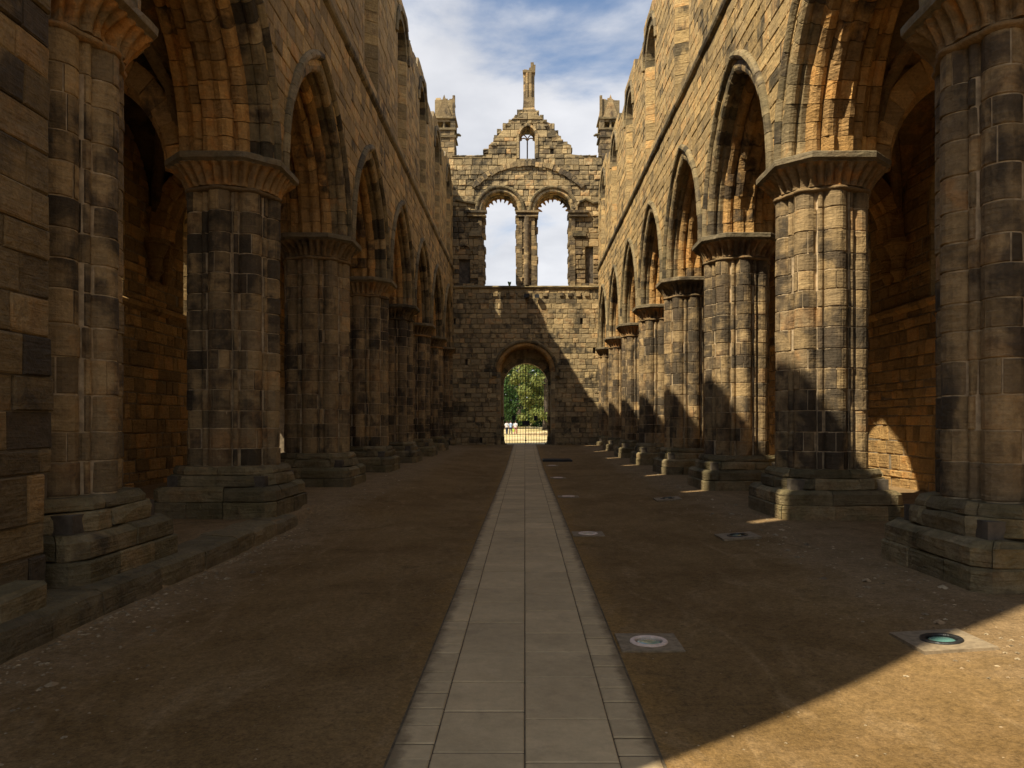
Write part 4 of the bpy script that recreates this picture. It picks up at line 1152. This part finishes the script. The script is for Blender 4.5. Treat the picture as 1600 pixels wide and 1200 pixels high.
# pebbles, grit and mortar crumbs along the edges
M_peb = stone_mat('pebble', (0.40, 0.33, 0.23), (0.18, 0.14, 0.09), (0.06, 0.05, 0.035), dark=0.4, orange=0.2)
mb = MB(); rp = random.Random(12)
def peb(x, y, s):
    z = ground_z(x, y)-s*0.15
    v = []
    for (a, b_, c_) in ((1, 0, 0), (0, 1, 0), (-1, 0, 0), (0, -1, 0), (0, 0, 0.7), (0.7, 0.7, 0.3), (-0.7, 0.6, 0.3), (-0.6, -0.7, 0.35), (0.7, -0.6, 0.3)):
        k = s*rp.uniform(0.7, 1.2); v.append((x+a*k, y+b_*k, z+c_*k))
    mb.add(v, [(0, 5, 4), (5, 1, 4), (1, 6, 4), (6, 2, 4), (2, 7, 4), (7, 3, 4), (3, 8, 4), (8, 0, 4)])
for k in range(3200):
    y = 3.5 + 38*rp.random()**1.7; sd = rp.choice([-1, 1]); x = NX + sd*rp.gauss(3.55, 0.45)
    if abs(x-NX) > 4.05 or abs(x) < 0.75: continue
    peb(x, y, rp.choice([0.006, 0.008, 0.008, 0.012, 0.018]))
for k in range(900):
    y = 3.5 + 30*rp.random()**1.5; x = rp.uniform(-3.6, 3.6)
    if abs(x) < 0.75: continue
    peb(x, y, rp.choice([0.005, 0.007, 0.009]))
for k in range(500):
    y = rp.uniform(4.5, 13); x = NX-3.82+abs(rp.gauss(0, 0.12)); peb(x, y, rp.choice([0.008, 0.012, 0.018, 0.022]))
for k in range(120):
    y = rp.uniform(5, 26); sd = rp.choice([-1, 1, 1]); x = NX + sd*rp.uniform(3.0, 4.0); peb(x, y, rp.choice([0.02, 0.025, 0.035, 0.05]))
pb = mb.obj('gravel', M_peb); tag(pb, 'loose grit, pebbles and mortar crumbs scattered on the earth', None, None, 'stuff')
# ------------------------------------------------------------------ outside the gate: park
low = thing('low_ruined_wall', 'low pale ruined stone footing on the lawn beyond the gate', 'wall', (3.3, 86, centre_z(86)))
rnd = random.Random(8); pcs = []
for k in range(26):
    x = -3.4+k*0.36; h = 0.35+0.3*mnoise.noise((k*0.6, 0, 2)); 
    pcs.append(block([(x, -0.1), (x+0.34, -0.1), (x+0.34, h), (x, h*rnd.uniform(0.8, 1.0))], lambda u, z, t: (u, t, z), 0, 0.8, rnd, rough=0.03))
emit(pcs, 'stone', stone_mat('pale_stone', (0.55, 0.45, 0.3), (0.42, 0.35, 0.24), (0.2, 0.17, 0.12), dark=0.15), low, keep=30)

def leafmat(name, c1, c2):
    m, t = nt(name); b = NB(t); g = b.n('ShaderNodeNewGeometry')
    col = b.mix(g.outputs['Random Per Island'], c1, c2)
    d = b.n('ShaderNodeBsdfDiffuse'); tr = b.n('ShaderNodeBsdfTranslucent'); b.l(col, d.inputs[0]); b.l(col, tr.inputs[0])
    mx = b.n('ShaderNodeMixShader'); mx.inputs[0].default_value = 0.3; b.l(d.outputs[0], mx.inputs[1]); b.l(tr.outputs[0], mx.inputs[2])
    o = b.n('ShaderNodeOutputMaterial'); b.l(mx.outputs[0], o.inputs[0]); return m
ML1 = leafmat('dark_leaf', (0.035, 0.075, 0.025), (0.085, 0.14, 0.045))
ML2 = leafmat('bright_leaf', (0.13, 0.165, 0.045), (0.25, 0.27, 0.09))
M_bark = plain('bark', (0.09, 0.07, 0.05), 0.9, 0.4, 8)
def tree(x, y, h, w, mat, label, seed, low_=0.08, n=6500, ls=0.32):
    rn = random.Random(seed); zg = centre_z(y)
    t_ = thing('tree', label, 'tree', (x, y, zg), group='park trees beyond the gate')
    mb = MB(); mb.tube([(0, 0, -0.3), (0.1, 0, h*0.2), (0, 0.1, h*0.45), (0.2, 0, h*0.8)], [h*0.035, h*0.026, h*0.018, h*0.006], 10)
    for k in range(7):
        a = rn.uniform(0, 2*PI); z = h*rn.uniform(0.2, 0.6); L_ = w*rn.uniform(0.5, 0.8)
        mb.tube([(0, 0, z), (math.cos(a)*L_*0.5, math.sin(a)*L_*0.5, z+L_*0.25), (math.cos(a)*L_, math.sin(a)*L_, z+L_*0.4)], [h*0.012, h*0.008, h*0.003], 6)
    mb.obj('trunk', M_bark, t_)
    cl = []
    for k in range(90):
        a = rn.uniform(0, 2*PI); s = rn.random(); z = h*(low_+(1-low_)*s)
        rad = w*math.sqrt(max(0.05, 1-((s-0.38)/0.66)**2))*rn.uniform(0.55, 1.0); cl.append((math.cos(a)*rad, math.sin(a)*rad, z, rn.uniform(0.10, 0.2)*w*1.3))
    mb = MB()
    for k in range(n):
        c_ = cl[k % len(cl)]; d = Vector((rn.gauss(0, 1), rn.gauss(0, 1), rn.gauss(0, 1))).normalized()
        r = c_[3]*rn.uniform(0.6, 1.05); p = Vector((c_[0]+d.x*r, c_[1]+d.y*r, c_[2]+d.z*r*0.75))
        if p.z < 0.3: continue
        nrm = (d + Vector((rn.gauss(0, .5), rn.gauss(0, .5), rn.gauss(0, .5)+0.3))).normalized(); u = nrm.orthogonal().normalized(); w2 = nrm.cross(u); s = ls*rn.uniform(0.5, 1.2)
        mb.add([tuple(p+u*s), tuple(p+w2*s*0.6), tuple(p-u*s), tuple(p-w2*s*0.6)], [(0,1,2,3)])
    mb.obj('crown', mat, t_)
tree(-6.5, 128, 19, 6.5, ML1, 'dark green park tree seen through the left half of the gate', 1)
tree(-1.0, 150, 22, 6.5, ML1, 'dark green tree standing behind the others, between the two big crowns', 2)
tree(3.2, 118, 15, 5.5, ML2, 'yellow-green broad tree filling the right half of the gate', 3, low_=0.12)
tree(9.5, 140, 20, 7, ML1, 'dark green tree at the right edge of the gate view', 4)
tree(-14, 160, 21, 8, ML1, 'big dark tree hidden far behind the left jamb of the door', 5)
mb = MB(); rn = random.Random(5)
for k in range(9000):
    x = rn.uniform(-26, 26); y = 138 + 3*abs(rn.gauss(0, 1)); z = centre_z(y) + rn.uniform(0, 1)**0.8*(2.4+mnoise.noise((x*0.3, 0, 0))); s = rn.uniform(0.2, 0.45)
    n_ = Vector((rn.gauss(0, 1), rn.gauss(0, 1)-1, rn.gauss(0, 1)+0.5)).normalized(); u = n_.orthogonal().normalized(); w2 = n_.cross(u); p = Vector((x, y, z))
    mb.add([tuple(p+u*s), tuple(p+w2*s*.6), tuple(p-u*s), tuple(p-w2*s*.6)], [(0,1,2,3)])
hd_ = mb.obj('undergrowth', ML1); tag(hd_, 'dark belt of bushes below the park trees', None, None, 'stuff')
mb = MB(); rn = random.Random(15)
for k in range(16000):
    x = rn.uniform(-60, 60); y = 190 + rn.uniform(-5, 5); z = centre_z(y) + rn.random()*(17+4*mnoise.noise((x*0.1, 0, 0))); s = rn.uniform(0.5, 1.0)
    n_ = Vector((rn.gauss(0, 1), rn.gauss(0, 1)-1, rn.gauss(0, 1)+0.5)).normalized(); u = n_.orthogonal().normalized(); w2 = n_.cross(u); p = Vector((x, y, z))
    mb.add([tuple(p+u*s), tuple(p+w2*s*.6), tuple(p-u*s), tuple(p-w2*s*.6)], [(0,1,2,3)])
hd_ = mb.obj('treeline', ML1); tag(hd_, 'far wood behind the park lawn', None, None, 'stuff')

# people on the lawn
M_skin = plain('skin', (0.45, 0.27, 0.19), 0.6, 0.05, 5)
def cloth(n_, c): return plain(n_, c, 0.9, 0.12, 8)
def person(x, y, rz, label, shirt, trousers, hair, step=0.12, h=1.72, bag=None):
    zg = centre_z(y); k = h/1.72
    me = bpy.data.meshes.new('person')
    V = [(0, 0, .95), (0, 0, 1.15), (0, 0, 1.38), (0, 0, 1.50), (0, 0.01, 1.56), (0, 0.02, 1.66), (0, 0, 1.71),
         (.17, 0, 1.40), (.23, 0, 1.13), (.22, .12, .90), (.22, .17, .82), (-.17, 0, 1.40), (-.23, 0, 1.13), (-.22, -.02, .88), (-.22, .0, .80),
         (.09, 0, .90), (.10, step, .50), (.10, step*1.1, .08), (.10, step*1.1+.14, .03), (-.09, 0, .90), (-.10, -step*.4, .50), (-.10, -step*1.4, .10), (-.10, -step*1.4+.13, .04)]
    Ed = [(0,1), (1,2), (2,3), (3,4), (4,5), (5,6), (2,7), (7,8), (8,9), (9,10), (2,11), (11,12), (12,13), (13,14), (0,15), (15,16), (16,17), (17,18), (0,19), (19,20), (20,21), (21,22)]
    rad = [.14, .13, .14, .055, .07, .095, .06, .06, .043, .032, .035, .06, .043, .032, .035, .09, .058, .04, .035, .09, .058, .04, .035]
    me.from_pydata([(a*k, b_*k, c_*k) for a, b_, c_ in V], Ed, []); me.materials.append(M_skin)
    o = bpy.data.objects.new('person', me); C.objects.link(o); o.location = (x, y, zg); o.rotation_euler = (0, 0, rz)
    md = o.modifiers.new('skin', 'SKIN'); md.use_smooth_shade = True
    sv = me.skin_vertices[0].data
    for i, r in enumerate(rad): sv[i].radius = (r*k, r*k*0.85)
    sv[0].use_root = True
    ms = o.modifiers.new('sub', 'SUBSURF'); ms.levels = 1; ms.render_levels = 1
    mb = MB(); mb.tube([(0, 0, .92), (0, 0, 1.1), (0, 0, 1.32), (0, 0, 1.47)], [.18, .165, .185, .07], 12)
    for s_ in (-1, 1): mb.tube([(.16*s_, 0, 1.41), (.24*s_, 0, 1.15)], [.075, .065], 8)
    p = mb.obj('shirt', shirt, o)
    mb = MB(); mb.tube([(0, 0, .80), (0, 0, 1.0)], [.175, .17], 12)
    mb.tube([(.09, 0, .90), (.10, step, .50), (.10, step*1.1, .10)], [.11, .08, .062], 8); mb.tube([(-.09, 0, .90), (-.10, -step*.4, .50), (-.10, -step*1.4, .12)], [.11, .08, .062], 8)
    p = mb.obj('trousers', trousers, o)
    mb = MB(); mb.tube([(0, -0.03, 1.60), (0, -0.025, 1.68), (0, -.015, 1.75), (0, 0, 1.78)], [.09, .108, .085, .03], 10); mb.obj('hair', hair, o)
    if bag: mb = MB(); mb.box(.26, .46, -.12, .12, .35, .72, 0.02); b2 = mb.obj('shopping_bag', bag, None, (x, y-0.1, zg)); tag(b2, 'lime green bag carried low between the walkers on the lawn', 'bag')
    tag(o, label, 'person'); return o
c_w = cloth('white_cloth', (.75, .74, .72)); c_b = cloth('pale_blue_cloth', (.35, .45, .62)); c_d = cloth('navy_cloth', (.04, .05, .09)); c_p = cloth('pink_cloth', (.60, .22, .20)); c_g = cloth('lime_cloth', (.45, .65, .08)); c_h = cloth('brown_hair', (.05, .03, .02)); c_k = cloth('black_cloth', (.02, .02, .02))
def at(px, y): return (px-820)*y/1200
person(at(792, 98), 98, 0.3, 'walker in white top and dark trousers at the left edge of the gate view', c_w, c_d, c_h)
person(at(798, 97), 97, -0.4, 'walker in pale blue shirt and navy trousers between two companions', c_b, c_d, c_h, bag=c_g)
person(at(805.5, 98.5), 98.5, 2.9, 'walker in white top and pink trousers, right of the group of three', c_w, c_p, c_h, h=1.62)
person(at(836, 150), 150, 0.3, 'distant figure in dark clothes under the bright tree', c_k, c_k, c_h)
person(at(841, 150), 150, 1.3, 'distant figure in all white under the bright tree', c_w, c_w, c_h)
person(at(849, 152), 152, 1.9, 'distant figure in white top and blue trousers near the right door jamb', c_w, c_b, c_h)
